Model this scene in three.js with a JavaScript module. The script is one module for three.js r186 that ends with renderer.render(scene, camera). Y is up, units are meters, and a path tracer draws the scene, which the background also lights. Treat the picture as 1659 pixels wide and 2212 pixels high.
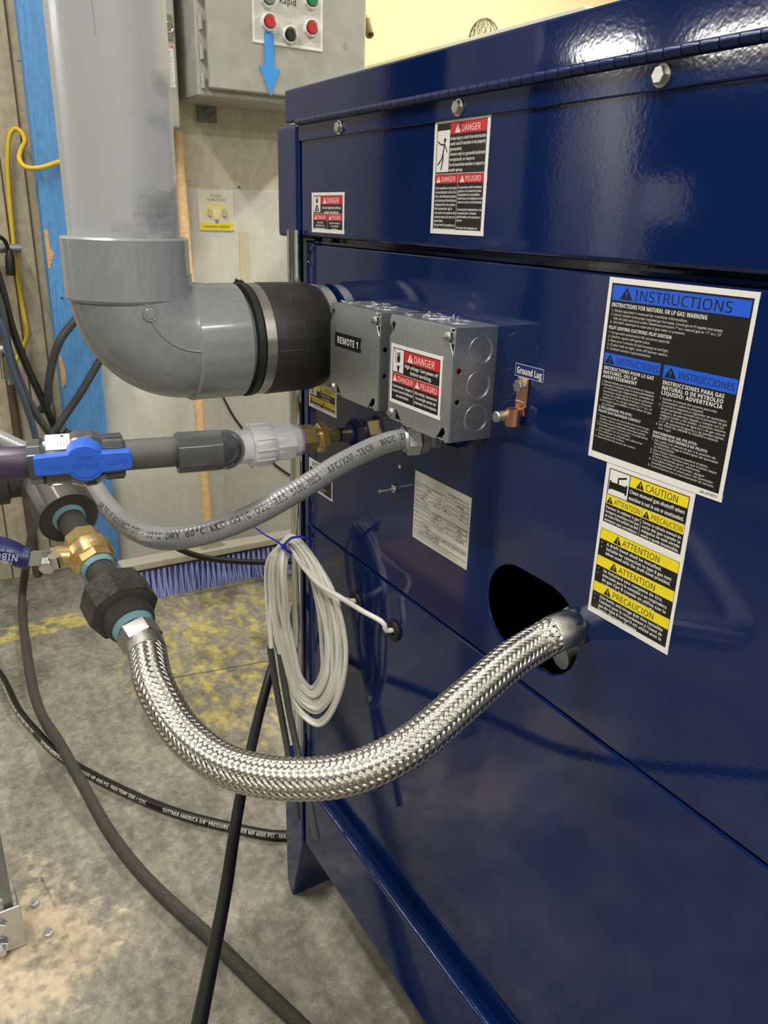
import * as THREE from 'three';
import { RoundedBoxGeometry } from 'three/addons/geometries/RoundedBoxGeometry.js';
import { TextGeometry } from 'three/addons/geometries/TextGeometry.js';
import { FontLoader } from 'three/addons/loaders/FontLoader.js';
import { mergeGeometries, toCreasedNormals } from 'three/addons/utils/BufferGeometryUtils.js';
import { RectAreaLightUniformsLib } from 'three/addons/lights/RectAreaLightUniformsLib.js';

// ---------------------------------------------------------------- camera, light, exposure
const scene = new THREE.Scene();
scene.background = new THREE.Color(0x0b0b0c);
const renderer = new THREE.WebGLRenderer({ antialias: true });
renderer.toneMapping = THREE.LinearToneMapping;
renderer.toneMappingExposure = 1.5;
renderer.shadowMap.enabled = true;
RectAreaLightUniformsLib.init();
const F = 1705, CX = 829.5, CY = 1106;
const V = (x, y, z) => new THREE.Vector3(x, y, z);
const CAM = V(0, 1.14, 0.46);
const RIGHT = V(0.51186, 0.02749, -0.85863), DOWN = V(0.31504, -0.93586, 0.15784), FWD = V(-0.79922, -0.35129, -0.48769);
const camera = new THREE.PerspectiveCamera(2 * Math.atan(1106 / F) * 180 / Math.PI, 1659 / 2212, 0.02, 40);
camera.position.copy(CAM);
camera.quaternion.setFromRotationMatrix(new THREE.Matrix4().makeBasis(RIGHT, DOWN.clone().negate(), FWD.clone().negate()));
scene.add(camera);
// a photo pixel gives a ray; its distance comes from a plane it touches or from the known size of the thing
const ray = (x, y) => RIGHT.clone().multiplyScalar((x - CX) / F).addScaledVector(DOWN, (y - CY) / F).add(FWD);
const pd = (x, y, d) => ray(x, y).multiplyScalar(d).add(CAM);
const pz = (x, y, z = 0) => { const r = ray(x, y); return r.multiplyScalar((z - CAM.z) / r.z).add(CAM); };
const py = (x, y, h) => { const r = ray(x, y); return r.multiplyScalar((h - CAM.y) / r.y).add(CAM); };
const px = (x, y, w) => { const r = ray(x, y); return r.multiplyScalar((w - CAM.x) / r.x).add(CAM); };

// ceiling strip lights of the workshop: [x, y, z, length, along x?, power]; the last two stand where the lid mirrors them
const mirrored = (x, y, t) => { const p = pz(x, y, 0.002), d = p.clone().sub(CAM); d.z *= -1; return p.addScaledVector(d, t).toArray(); };
const LIGHTS = [
  [1.7, 3.1, -1.0, 1.3, false, 60],
  [-1.25, 3.1, 0.95, 1.3, true, 78],
  [1.1, 3.1, 1.3, 1.3, true, 60],
  [-1.9, 2.7, -2.2, 1.2, true, 120],
  [...mirrored(1312, 94, 8), 0.42, true, 150],
  [...mirrored(1660, 50, 9), 0.95, true, 130],
  [3.0, 3.1, 0.4, 1.3, false, 60],
];
const LIGHT_COLOR = new THREE.Color().setRGB(1.0, 0.968, 0.905);

// ---------------------------------------------------------------- helpers
let seed = 20240517;
const rnd = () => { seed = (seed * 1664525 + 1013904223) >>> 0; return seed / 4294967296; };
const rr = (a, b) => a + (b - a) * rnd();
const taken = {};
const numbered = (n) => { taken[n] = (taken[n] ?? -1) + 1; return taken[n] ? `${n}_${String(taken[n]).padStart(3, '0')}` : n; };
const shadow = (m) => { m.castShadow = true; m.receiveShadow = true; return m; };
function mesh(name, geo, mat, parent = scene) {
  const m = shadow(new THREE.Mesh(geo, mat)); m.name = parent === scene ? numbered(name) : name; parent.add(m); return m;
}
function tag(o, label, category, group) { o.userData.label = label; o.userData.category = category; if (group) o.userData.group = group; return o; }
function thing(name, label, category, pos = [0, 0, 0], group) {
  const g = new THREE.Group(); g.name = numbered(name); g.position.set(...pos); scene.add(g); return tag(g, label, category, group);
}
function struct(name, geo, mat, parent = scene) {
  const m = shadow(new THREE.Mesh(geo, mat)); m.name = name; parent.add(m); if (parent === scene) m.userData.kind = 'structure'; return m;
}
const part = (o, label) => { o.userData.label = label; return o; };
const merge = (l) => mergeGeometries(l.map((g) => { g = g.index ? g.toNonIndexed() : g; for (const k of Object.keys(g.attributes)) if (!['position', 'normal', 'uv'].includes(k)) g.deleteAttribute(k); return g; }));
function cubeUV(geo) {                       // uv in metres by the way each face points
  const g = geo.index ? geo.toNonIndexed() : geo, p = g.attributes.position, n = g.attributes.normal, uv = new Float32Array(p.count * 2);
  for (let i = 0; i < p.count; i += 3) {
    let ax = 0, ay = 0, az = 0;
    for (let k = 0; k < 3; k++) { ax += Math.abs(n.getX(i + k)); ay += Math.abs(n.getY(i + k)); az += Math.abs(n.getZ(i + k)); }
    for (let k = 0; k < 3; k++) {
      const x = p.getX(i + k), y = p.getY(i + k), z = p.getZ(i + k);
      const [u, v] = ax > ay && ax > az ? [z, y] : ay > az ? [x, z] : [x, y];
      uv[(i + k) * 2] = u; uv[(i + k) * 2 + 1] = v;
    }
  }
  g.setAttribute('uv', new THREE.BufferAttribute(uv, 2)); return g;
}
const box = (w, h, d, r = 0.002, x = 0, y = 0, z = 0) => cubeUV((r > 0 ? new RoundedBoxGeometry(w, h, d, 2, Math.min(r, w / 2.01, h / 2.01, d / 2.01)) : new THREE.BoxGeometry(w, h, d)).translate(x, y, z));
const box2 = (x0, x1, y0, y1, z0, z1, r = 0.002) => box(x1 - x0, y1 - y0, z1 - z0, r, (x0 + x1) / 2, (y0 + y1) / 2, (z0 + z1) / 2);
const cyl = (r, h, s = 24, r2 = r) => new THREE.CylinderGeometry(r2, r, h, s);
const lathe = (pts, s = 48, crease = 0.5) => toCreasedNormals(new THREE.LatheGeometry(pts.map(([r, y]) => new THREE.Vector2(Math.max(r, 1e-5), y)), s), crease);
function frameGroup(g, A, dir, up = V(0, 1, 0)) {   // local +y runs along dir from A
  const y = dir.clone().normalize(), z = up.clone().addScaledVector(y, -up.dot(y)).normalize(), x = y.clone().cross(z);
  g.position.copy(A); g.quaternion.setFromRotationMatrix(new THREE.Matrix4().makeBasis(x, y, z)); return g;
}
function orient(geo, A, dir, up = V(0, 1, 0)) { const g = frameGroup(new THREE.Group(), A, dir, up); g.updateMatrix(); return geo.applyMatrix4(g.matrix); }
function poly(n, r, h, bevel = 0.0008, hole = 0, rot = 0) {   // n-sided nut, axis y from 0 to h
  const s = new THREE.Shape();
  for (let i = 0; i < n; i++) { const a = rot + i * 2 * Math.PI / n; s[i ? 'lineTo' : 'moveTo'](Math.cos(a) * (r - bevel), Math.sin(a) * (r - bevel)); }
  s.closePath();
  if (hole) s.holes.push(new THREE.Path().absarc(0, 0, hole, 0, Math.PI * 2, true));
  return new THREE.ExtrudeGeometry(s, { depth: h - 2 * bevel, bevelSize: bevel, bevelThickness: bevel, bevelSegments: 2, curveSegments: 24 }).translate(0, 0, bevel).rotateX(-Math.PI / 2);
}
const curveOf = (pts, tension = 0.5) => new THREE.CatmullRomCurve3(pts.map((p) => (p.isVector3 ? p : V(...p))), false, 'centripetal', tension);
function framesOf(curve, n, ref) {
  const P = curve.getSpacedPoints(n), out = [];
  for (let i = 0; i <= n; i++) {
    const T = curve.getTangentAt(Math.min(1, Math.max(0, i / n))).normalize();
    let N = ref.clone().addScaledVector(T, -ref.dot(T));
    if (N.length() < 0.05 && out.length) N = out[i - 1].N.clone().addScaledVector(T, -out[i - 1].N.dot(T));
    N.normalize(); out.push({ P: P[i], T, N, B: T.clone().cross(N) });
  }
  return out;
}
// round section swept along a curve; angle 0 points along ref, uv = (metres along or 0..1, 1 - turn)
function sweep(pts, r, { n = 120, s = 16, ref = V(0, 1, 0), unit = false, caps = true, pt = false } = {}) {
  const curve = pts.isCurve3 || pts.getPointAt ? pts : curveOf(pts), L = curve.getLength(), fr = framesOf(curve, n, ref);
  if (pt) for (let i = 1; i <= n; i++) { const T = fr[i].T, N = fr[i - 1].N.clone().addScaledVector(T, -fr[i - 1].N.dot(T)).normalize(); fr[i].N = N; fr[i].B = T.clone().cross(N); }
  const pos = [], nor = [], uv = [], idx = [], rad = typeof r === 'function' ? r : () => r;
  for (let i = 0; i <= n; i++) {
    const R = rad(i / n, i / n * L);
    for (let j = 0; j <= s; j++) {
      const a = j / s * Math.PI * 2, d = fr[i].N.clone().multiplyScalar(Math.cos(a)).addScaledVector(fr[i].B, Math.sin(a));
      pos.push(fr[i].P.x + d.x * R, fr[i].P.y + d.y * R, fr[i].P.z + d.z * R); nor.push(d.x, d.y, d.z); uv.push(unit ? i / n : i / n * L, 1 - j / s);
    }
  }
  for (let i = 0; i < n; i++) for (let j = 0; j < s; j++) { const a = i * (s + 1) + j, b = a + s + 1; idx.push(a, a + 1, b, b, a + 1, b + 1); }
  if (caps) for (const e of [0, n]) {
    const c = pos.length / 3, f = fr[e], k = e ? 1 : -1;
    pos.push(f.P.x, f.P.y, f.P.z); nor.push(f.T.x * k, f.T.y * k, f.T.z * k); uv.push(0, 0);
    for (let j = 0; j <= s; j++) { const q = (e * (s + 1) + j) * 3; pos.push(pos[q], pos[q + 1], pos[q + 2]); nor.push(f.T.x * k, f.T.y * k, f.T.z * k); uv.push(0, 0); }
    for (let j = 0; j < s; j++) k > 0 ? idx.push(c, c + 1 + j, c + 2 + j) : idx.push(c, c + 2 + j, c + 1 + j);
  }
  const g = new THREE.BufferGeometry();
  g.setAttribute('position', new THREE.Float32BufferAttribute(pos, 3)); g.setAttribute('normal', new THREE.Float32BufferAttribute(nor, 3)); g.setAttribute('uv', new THREE.Float32BufferAttribute(uv, 2)); g.setIndex(idx);
  return typeof r === 'function' && r.bumpy ? (g.computeVertexNormals(), g) : g;
}
const extr = (shape, d, b = 0.0006, cs = 16) => new THREE.ExtrudeGeometry(shape, { depth: d - 2 * b, bevelEnabled: b > 0, bevelSize: b, bevelThickness: b, bevelOffset: -b, bevelSegments: 2, curveSegments: cs }).translate(0, 0, b);
const shapeOf = (pts) => { const s = new THREE.Shape(); pts.forEach(([x, y], i) => s[i ? 'lineTo' : 'moveTo'](x, y)); s.closePath(); return s; };
const ring = (x, y, r) => new THREE.Path().absarc(x, y, r, 0, Math.PI * 2, true);

// noise on a tile of n x n cells, repeatable
function noiseFn(cells, sd) {
  const t = new Float32Array(cells * cells); let q = (sd * 2654435761) >>> 0;
  for (let i = 0; i < t.length; i++) { q = (q * 1664525 + 1013904223) >>> 0; t[i] = q / 4294967296; }
  const w = (i) => ((i % cells) + cells) % cells, sm = (f) => f * f * (3 - 2 * f);
  return (x, y) => { const i = Math.floor(x), j = Math.floor(y), f = sm(x - i), g = sm(y - j), a = w(i), b = w(i + 1), c = w(j) * cells, d = w(j + 1) * cells; return (t[c + a] * (1 - f) + t[c + b] * f) * (1 - g) + (t[d + a] * (1 - f) + t[d + b] * f) * g; };
}
const N0 = noiseFn(64, 3), N1 = noiseFn(128, 7), N2 = noiseFn(256, 11);
const fbm = (x, y, o = 4) => { let s = 0, a = 0.5, k = 0; for (let i = 0; i < o; i++) { s += a * (i % 2 ? N1 : N0)(x, y); k += a; a *= 0.5; x = x * 2 + 7; y = y * 2 + 3; } return s / k; };
function dataTex(w, h, f, { srgb = false, wrap = THREE.RepeatWrapping, rep = [1, 1] } = {}) {
  const d = new Uint8Array(w * h * 4);
  for (let j = 0; j < h; j++) for (let i = 0; i < w; i++) { const c = f(i, j), k = (j * w + i) * 4; if (typeof c === 'number') d[k] = d[k + 1] = d[k + 2] = Math.max(0, Math.min(255, c * 255)); else for (let q = 0; q < 3; q++) d[k + q] = Math.max(0, Math.min(255, c[q] * 255)); d[k + 3] = 255; }
  const t = new THREE.DataTexture(d, w, h); t.magFilter = THREE.LinearFilter; t.minFilter = THREE.LinearMipmapLinearFilter; t.generateMipmaps = true;
  t.wrapS = t.wrapT = wrap; t.repeat.set(...rep); if (srgb) t.colorSpace = THREE.SRGBColorSpace; t.needsUpdate = true; return t;
}
function canvasTex(w, h, draw, srgb = true) {
  const c = document.createElement('canvas'); c.width = w; c.height = h; const x = c.getContext('2d'); draw(x, w, h);
  const t = new THREE.CanvasTexture(c); if (srgb) t.colorSpace = THREE.SRGBColorSpace; t.wrapS = t.wrapT = THREE.ClampToEdgeWrapping; return t;
}
const rep = (t, u, v = u) => { const c = t.clone(); c.repeat.set(u, v); c.needsUpdate = true; return c; };
const std = (o) => new THREE.MeshStandardMaterial(o), phy = (o) => new THREE.MeshPhysicalMaterial(o);
const tile = (w, s, o) => (i, j) => fbm(i / w * s, j / w * s, o);   // wraps only when s divides the noise period

// ---------------------------------------------------------------- materials
const tPeel = dataTex(512, 512, (i, j) => 0.6 * N0(i / 8, j / 8) + 0.4 * N1(i / 4, j / 4), { rep: [1 / 0.18, 1 / 0.18] });
const tGrime = dataTex(512, 512, (i, j) => fbm(i / 8, j / 8, 4));
const tFine = dataTex(512, 512, (i, j) => 0.5 * N2(i / 2, j / 2) + 0.5 * N1(i / 4, j / 4));
const tintTex = (a, b, fx = 1 / 8, fy = 1 / 8, o = 4, k = 1.6) => dataTex(512, 512, (i, j) => { const t = Math.max(0, Math.min(1, (fbm(i * fx, j * fy, o) - 0.5) * k + 0.5)); return [0, 1, 2].map((q) => (a[q] * (1 - t) + b[q] * t) / 255); }, { srgb: true });
const M = {};
M.blue = phy({ color: 0x0a2154, roughness: 0.07, metalness: 0.0, bumpMap: tPeel, bumpScale: 0.000018 });
M.zinc = std({ map: rep(tintTex([188, 192, 194], [214, 217, 217], 1 / 8, 1 / 8, 3, 1.3), 1 / 0.10), roughness: 0.36, metalness: 0.93 });
M.zincDull = std({ map: rep(tintTex([120, 124, 124], [168, 170, 168]), 1 / 0.08), roughness: 0.5, metalness: 0.7 });
M.chrome = std({ color: 0xd9d9d6, roughness: 0.12, metalness: 1 });
M.steel = std({ color: 0xc4c2bd, roughness: 0.26, metalness: 1, bumpMap: rep(tFine, 40, 40), bumpScale: 0.00005 });
M.brass = std({ metalness: 0.85, map: rep(tintTex([208, 178, 116], [232, 206, 150], 1 / 8, 1 / 8, 3), 20, 20), roughness: 0.32 });
M.copper = std({ color: 0xd8a68c, roughness: 0.32, metalness: 0.95 });
M.iron = std({ map: rep(tintTex([54, 52, 49], [88, 84, 79], 1 / 8, 1 / 8, 4, 2), 9, 9), roughness: 0.5, metalness: 0.25, bumpMap: rep(tFine, 25, 25), bumpScale: 0.0002 });
M.ironSmooth = std({ map: rep(tintTex([62, 60, 56], [98, 94, 87], 1 / 6, 1 / 10, 4, 1.6), 6, 6), roughness: 0.38, metalness: 0.3 });
M.teal = std({ color: 0xa8e0ee, roughness: 0.6, bumpMap: rep(tFine, 20, 20), bumpScale: 0.0006 });
M.rubber = std({ map: rep(tintTex([34, 34, 33], [52, 51, 49]), 4, 4), roughness: 0.55 });
M.rubberBlack = std({ color: 0x161615, roughness: 0.5 });
M.cable = std({ color: 0x121212, roughness: 0.42 });
M.cableDusty = std({ map: rep(tintTex([38, 36, 33], [80, 75, 67], 1 / 12, 1 / 5, 4, 1.9), 5, 2), roughness: 0.8 });
M.hoseOld = std({ map: rep(tintTex([30, 33, 37], [66, 68, 70], 1 / 12, 1 / 6, 4, 1.8), 5, 2), roughness: 0.6 });
M.pvcDark = phy({ color: 0x46484b, roughness: 0.22, clearcoat: 0.6, clearcoatRoughness: 0.1 });
M.pvcPipe = std({ map: rep(tintTex([72, 71, 70], [104, 102, 98], 1 / 3, 1 / 20, 4, 1.8), 14, 1), roughness: 0.5 });
M.pvcWhite = phy({ color: 0xdcdce0, roughness: 0.3, clearcoat: 0.4, transmission: 0 });
M.primer = std({ color: 0x40344c, roughness: 0.4 });
M.blueHandle = std({ color: 0x2a62cf, roughness: 0.38 });
M.blueSleeve = std({ color: 0x1c2456, roughness: 0.4 });
M.tie = std({ color: 0x1226c8, roughness: 0.35 });
M.tubing = phy({ color: 0xf1eee4, roughness: 0.3, clearcoat: 0.4 });
M.sleeve = std({ color: 0x4a4c4f, roughness: 0.45 });
M.enamel = std({ map: rep(tintTex([158, 158, 150], [176, 175, 166], 1 / 16, 1 / 16, 4, 1.4), 1, 1), roughness: 0.45 });
M.enamelDark = std({ color: 0x74756f, roughness: 0.5 });
M.white = std({ color: 0xe6e5e0, roughness: 0.45 });
M.red = std({ color: 0xc02a2c, roughness: 0.4 });
M.green = std({ color: 0x1d7a48, roughness: 0.4 });
M.grayGreen = std({ color: 0x72847a, roughness: 0.4 });
M.black = std({ color: 0x141414, roughness: 0.5 });
M.tape = std({ color: 0x3f97ea, roughness: 0.55 });
M.yellowCord = std({ color: 0xd6b62c, roughness: 0.45 });
M.yellow = std({ color: 0xe8d21e, roughness: 0.5 });
M.wood = std({ map: rep(tintTex([212, 174, 122], [230, 198, 150], 1 / 60, 1 / 3, 4, 1.6), 1, 1), roughness: 0.55 });
M.woodRaw = std({ map: rep(tintTex([140, 104, 66], [176, 138, 92], 1 / 60, 1 / 4, 4, 1.6), 2, 2), roughness: 0.8 });
M.bristle = std({ color: 0xa6b0ee, roughness: 0.6 });
M.broomPlastic = std({ color: 0xb6b0a0, roughness: 0.55 });
M.hallDark = std({ color: 0x3a3b3c, roughness: 0.9 });
// ---------------------------------------------------------------- the room
{
  // concrete floor, texture laid out in metres over x -2.7..-0.4, z -0.9..0.6
  const W = 2048, H = 1336, x0 = -2.7, z0 = -0.9, mm = 2.3 / W;
  const seg = (x, z, a, b, c, d) => { const dx = c - a, dz = d - b, t = Math.max(0, Math.min(1, ((x - a) * dx + (z - b) * dz) / (dx * dx + dz * dz))); return Math.hypot(x - a - t * dx, z - b - t * dz); };
  const cl = (v) => Math.max(0, Math.min(1, v));
  const hgt = new Float32Array(W * H);
  const map = dataTex(W, H, (i, j) => {
    const x = x0 + i * mm, z = z0 + j * mm;
    const big = fbm(x * 3 + 20, z * 3 + 20, 4), mid = fbm(x * 14 + 5, z * 14 + 9, 4), fine = fbm(x * 90, z * 90, 4), grit = N2(i / 1.5, j / 1.5), streak = fbm(x * 10 + 40, z * 60 + 3, 4);
    let t = 0.50 + (big - 0.5) * 0.22 + (mid - 0.5) * 0.17 + (fine - 0.5) * 0.20 + (grit - 0.5) * 0.10 + (streak - 0.5) * 0.12;
    let c = [t * 1.0, t * 0.96, t * 0.87], h = 0.5 + (fine - 0.5) * 0.6 + (grit - 0.5) * 0.3;
    // worn yellow line across the aisle and worn yellow patch
    const stripe = Math.abs(x + 2.225) < 0.045 + (mid - 0.5) * 0.03 && z > -0.1 ? 1 : 0;
    const px_ = (x + 1.82) / 0.52, pz_ = (z + 0.25) / 0.34, patch = 1 - (px_ * px_ + pz_ * pz_);
    let y = 0;
    if (stripe) y = cl((fbm(x * 40 + 9, z * 40, 4) - 0.36) * 6);
    if (patch > -0.2) y = Math.max(y, cl((fbm(x * 34, z * 60 + 30, 5) + patch * 0.16 - 0.52) * 3.2) * cl((fine + patch * 0.5 - 0.2) * 3));
    y *= 0.5 * (0.55 + 0.9 * fine);
    c = [c[0] * (1 - y) + 0.88 * y * (0.7 + t * 0.5), c[1] * (1 - y) + 0.79 * y * (0.7 + t * 0.5), c[2] * (1 - y) + 0.36 * y * (0.6 + t * 0.5)];
    // saw cut and cracks
    const wob = (fbm(x * 20, z * 20, 3) - 0.5) * 0.03;
    const cut = seg(x, z + wob, -1.79, 0.03, -1.72, -0.42) , crack = seg(x + wob, z, -1.08, 0.38, -1.26, 0.40);
    const k = Math.max(cl(1 - cut / 0.004), 0.8 * cl(1 - crack / 0.003)); c = c.map((q) => q * (1 - 0.55 * k)); h -= k * 0.5;
    // pale cement dust around the drilled anchors
    const dd = Math.hypot((x + 1.13) / 0.15, (z - 0.43) / 0.12), du = cl((0.98 - dd + (mid - 0.5) * 1.9 + (fine - 0.5) * 0.9) * 1.5) * 0.85;
    c = [c[0] * (1 - du) + 0.76 * du * (0.82 + fine * 0.3), c[1] * (1 - du) + 0.69 * du * (0.82 + fine * 0.3), c[2] * (1 - du) + 0.58 * du * (0.82 + fine * 0.3)];
    const dark = cl((0.34 - fbm(x * 7 + 60, z * 7 + 70, 4)) * 9); c = c.map((q) => q * (1 - 0.2 * dark));
    if (N2(i / 2.3 + 9, j / 2.3) > 0.965) c = c.map((q) => q + 0.16);
    if (N2(i / 3.1, j / 3.1 + 77) > 0.975) c = c.map((q) => q * 0.6);
    hgt[j * W + i] = h; return c;
  }, { srgb: true, wrap: THREE.MirroredRepeatWrapping });
  const bump = dataTex(1024, 668, (i, j) => hgt[Math.min(H - 1, j * 2) * W + i * 2], { wrap: THREE.MirroredRepeatWrapping });
  const g = new THREE.BoxGeometry(10.4, 0.2, 10.4).translate(-1.2, -0.1, 1.4), p = g.attributes.position, uv = g.attributes.uv;
  for (let i = 0; i < p.count; i++) uv.setXY(i, (p.getX(i) - x0) / 2.3, (p.getZ(i) - z0) / 1.5);
  struct('floor', g, std({ map, bumpMap: bump, bumpScale: 0.0012, roughness: 0.72 }));
}
const streakWall = (a, b, k) => std({ map: (() => { const t = dataTex(512, 512, (i, j) => { const v = 0.55 * fbm(i / 8, j / 8, 4) + 0.3 * fbm(i / 4, j / 64, 4) + 0.15 * N2(i / 2, j / 2), t2 = Math.max(0, Math.min(1, (v - 0.5) * k + 0.5)); return [0, 1, 2].map((q) => (a[q] * (1 - t2) + b[q] * t2) / 255); }, { srgb: true }); return t; })(), roughness: 0.75 });
M.wallGrey = streakWall([196, 195, 185], [212, 211, 201], 1.6);
M.wallBeige = streakWall([186, 179, 158], [212, 205, 184], 2.0);
M.wallCream = streakWall([214, 203, 158], [228, 218, 176], 1.2);
M.wallOld = streakWall([160, 150, 128], [192, 181, 157], 2.0);
M.ceiling = std({ color: 0xdcdad2, roughness: 0.9 });
M.hall = std({ color: 0xb5b4ae, roughness: 0.85 });
{
  const w = struct('wall_back', box2(-2.64, -2.5, 0, 3.4, -0.86, 0.0, 0), M.wallBeige);
  // smooth grey sheet over the lower wall, a cream filler strip on it
  struct('wall_sheet', box2(-2.5, -2.494, 0.0, 1.203, -0.86, -0.02, 0.001), M.wallGrey, w);
  const f = px(525, 500, -2.494), e = px(540, 640, -2.494);
  struct('filler_strip', extr(shapeOf([[-0.012, 0], [0.016, 0.004], [0.02, -0.03], [0.016, -0.2], [-0.006, -0.24], [-0.014, -0.12]]), 0.0012, 0.0003).rotateY(Math.PI / 2).translate(-2.494, f.y, f.z), std({ color: 0xcac0a2, roughness: 0.7 }), w);
  for (const q of [[517, 404], [527, 518]]) { const a = px(...q, -2.4935); struct('nail_hole', cyl(0.003, 0.0012, 10).rotateZ(Math.PI / 2).translate(a.x, a.y, a.z), M.black, w); }
  struct('wall_recess', box2(-2.9, -2.62, 0, 3.4, 0.0, 1.1, 0), M.wallOld);
  for (let k = 0; k < 5; k++) struct('plank', box2(-2.62, -2.606, 0, 3.4, 0.092 + k * 0.062, 0.15 + k * 0.062, 0.003), M.wallOld, scene.getObjectByName('wall_recess'));
  struct('wall_end', box2(-3.7, -3.55, 0, 3.4, -3.7, -0.86, 0), M.wallCream);
  struct('wall_return', box2(-3.7, -2.64, 0, 3.4, -0.98, -0.86, 0), M.wallCream);
  struct('wall_right', box2(-3.7, 4.0, 0, 3.4, -3.8, -3.7, 0), M.wallCream);
  struct('wall_near', box2(3.9, 4.0, 0, 3.4, -3.8, 6.6, 0), M.hall);
  struct('wall_left', box2(-6.4, 4.0, 0, 3.4, 6.5, 6.6, 0), M.hallDark);
  struct('wall_hall', box2(-6.4, -6.3, 0, 3.4, 1.0, 6.6, 0), M.hallDark);
  struct('wall_corner', box2(-6.4, -2.62, 0, 3.4, 1.0, 1.1, 0), M.hallDark);
  struct('ceiling', box2(-6.4, 4.0, 3.4, 3.5, -3.8, 6.6, 0), M.ceiling);
}
// strip lights
LIGHTS.forEach(([x, y, z, len, alongX, pow], i) => {
  const labels = ['white strip light hanging over the machine behind the lid', 'white strip light hanging over the open aisle', 'white strip light hanging over the near end of the aisle', 'white strip light hanging in front of the cream wall', 'white strip light hanging at the far corner of the hall', 'white strip light hanging halfway down the hall', 'white strip light hanging near the end wall of the aisle'];
  const t = thing('strip_light', labels[i], 'light', [x, y, z], 'ceiling strip lights'); t.rotation.y = alongX ? 0 : Math.PI / 2;
  mesh('housing', box(len, 0.06, 0.14, 0.01, 0, 0.03, 0), M.white, t);
  for (const s of [-1, 1]) {
    mesh('tube', cyl(0.013, len - 0.06, 14).rotateZ(Math.PI / 2).translate(0, -0.018, s * 0.04), std({ color: 0xffffff, emissive: LIGHT_COLOR, emissiveIntensity: 9 }), t);
    mesh('suspension_rod', cyl(0.004, 3.4 - y - 0.06, 8).translate(s * len * 0.4, (3.4 - y + 0.06) / 2, 0), M.zincDull, t);
  }
  const l = new THREE.RectAreaLight(LIGHT_COLOR, pow, len, 0.12); l.rotation.x = -Math.PI / 2; l.position.set(0, -0.045, 0); t.add(l);
});
// what the glossy paint mirrors on the open side of the aisle
{
  for (const [x, z, w, d, lab] of [[-4.75, 4.2, 0.5, 0.3, 'wide pale grey column in the hall']]) tag(mesh('column', box(w, 3.4, d, 0.01, x, 1.7, z), std({ color: 0xc9c6bd, roughness: 0.8 })), lab, 'column');
  const b = tag(mesh('timber_beam', box(0.5, 0.1, 0.12, 0.004, -1.86, 0.05, 0.87), M.woodRaw), 'raw timber beam lying on the concrete of the open aisle', 'beam');
  tag(mesh('locker', box(0.32, 1.46, 0.35, 0.01, -4.6, 0.73, 4.75), std({ color: 0xcfccc6, roughness: 0.6 })), 'pale grey locker standing beside the hall column', 'locker');
  struct('wall_cladding', box2(-5.7, 3.8, 2.35, 3.4, 6.46, 6.5, 0), M.ceiling, scene.getObjectByName('wall_left'));
  tag(mesh('steel_cabinet', box(0.9, 1.15, 0.5, 0.01, -2.6, 0.575, 3.2), M.hallDark), 'dark steel cabinet standing in the hall', 'cabinet');
}
// blue post with chipped paint
{
  const t = thing('blue_post', 'blue painted wooden post with chipped edge beside grey wall', 'post', [-2.475, 0, 0.026]);
  const tex = dataTex(256, 1024, (i, j) => { const s = fbm(i / 3, j / 60, 4), f = fbm(i / 12, j / 12, 4), k = 0.86 + (s - 0.5) * 0.09 + (f - 0.5) * 0.14; const crackl = Math.abs(i - 100 + (fbm(j / 40, 3, 3) - 0.5) * 30) < 1.2 && N1(j / 16, 5) > 0.35 ? 0.72 : 1; return [0.40 * k * crackl, 0.67 * k * crackl, 0.94 * k * crackl]; }, { srgb: true, rep: [1 / 0.12, 1 / 1.6] });
  mesh('body', box(0.05, 3.3, 0.118, 0.003, 0, 1.65, 0), std({ map: tex, roughness: 0.4 }), t);
  const chipMat = std({ map: rep(tintTex([196, 140, 84], [226, 180, 126], 1 / 30, 1 / 4, 3), 8, 8), roughness: 0.8 });
  for (const [a, b, pts] of [[106, 495, [[0, 0], [0.011, -0.003], [0.010, -0.045], [0.016, -0.058], [0.02, -0.064], [0.011, -0.085], [0.006, -0.1], [0.0, -0.105]]], [135, 765, [[0, 0], [0.008, -0.01], [0.014, -0.05], [0.012, -0.085], [0.0, -0.1]]]]) {
    const q = px(a, b, -2.4495); mesh('bare_wood_chip', extr(shapeOf(pts), 0.0012, 0.0002).rotateY(Math.PI / 2).translate(0.0252, q.y, 0.0575), chipMat, t);
  }
  const nail = px(130, 643, -2.45); mesh('nail', cyl(0.0025, 0.006, 8).rotateZ(Math.PI / 2).translate(0.027, nail.y, nail.z - 0.03), M.black, t);
}
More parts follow.
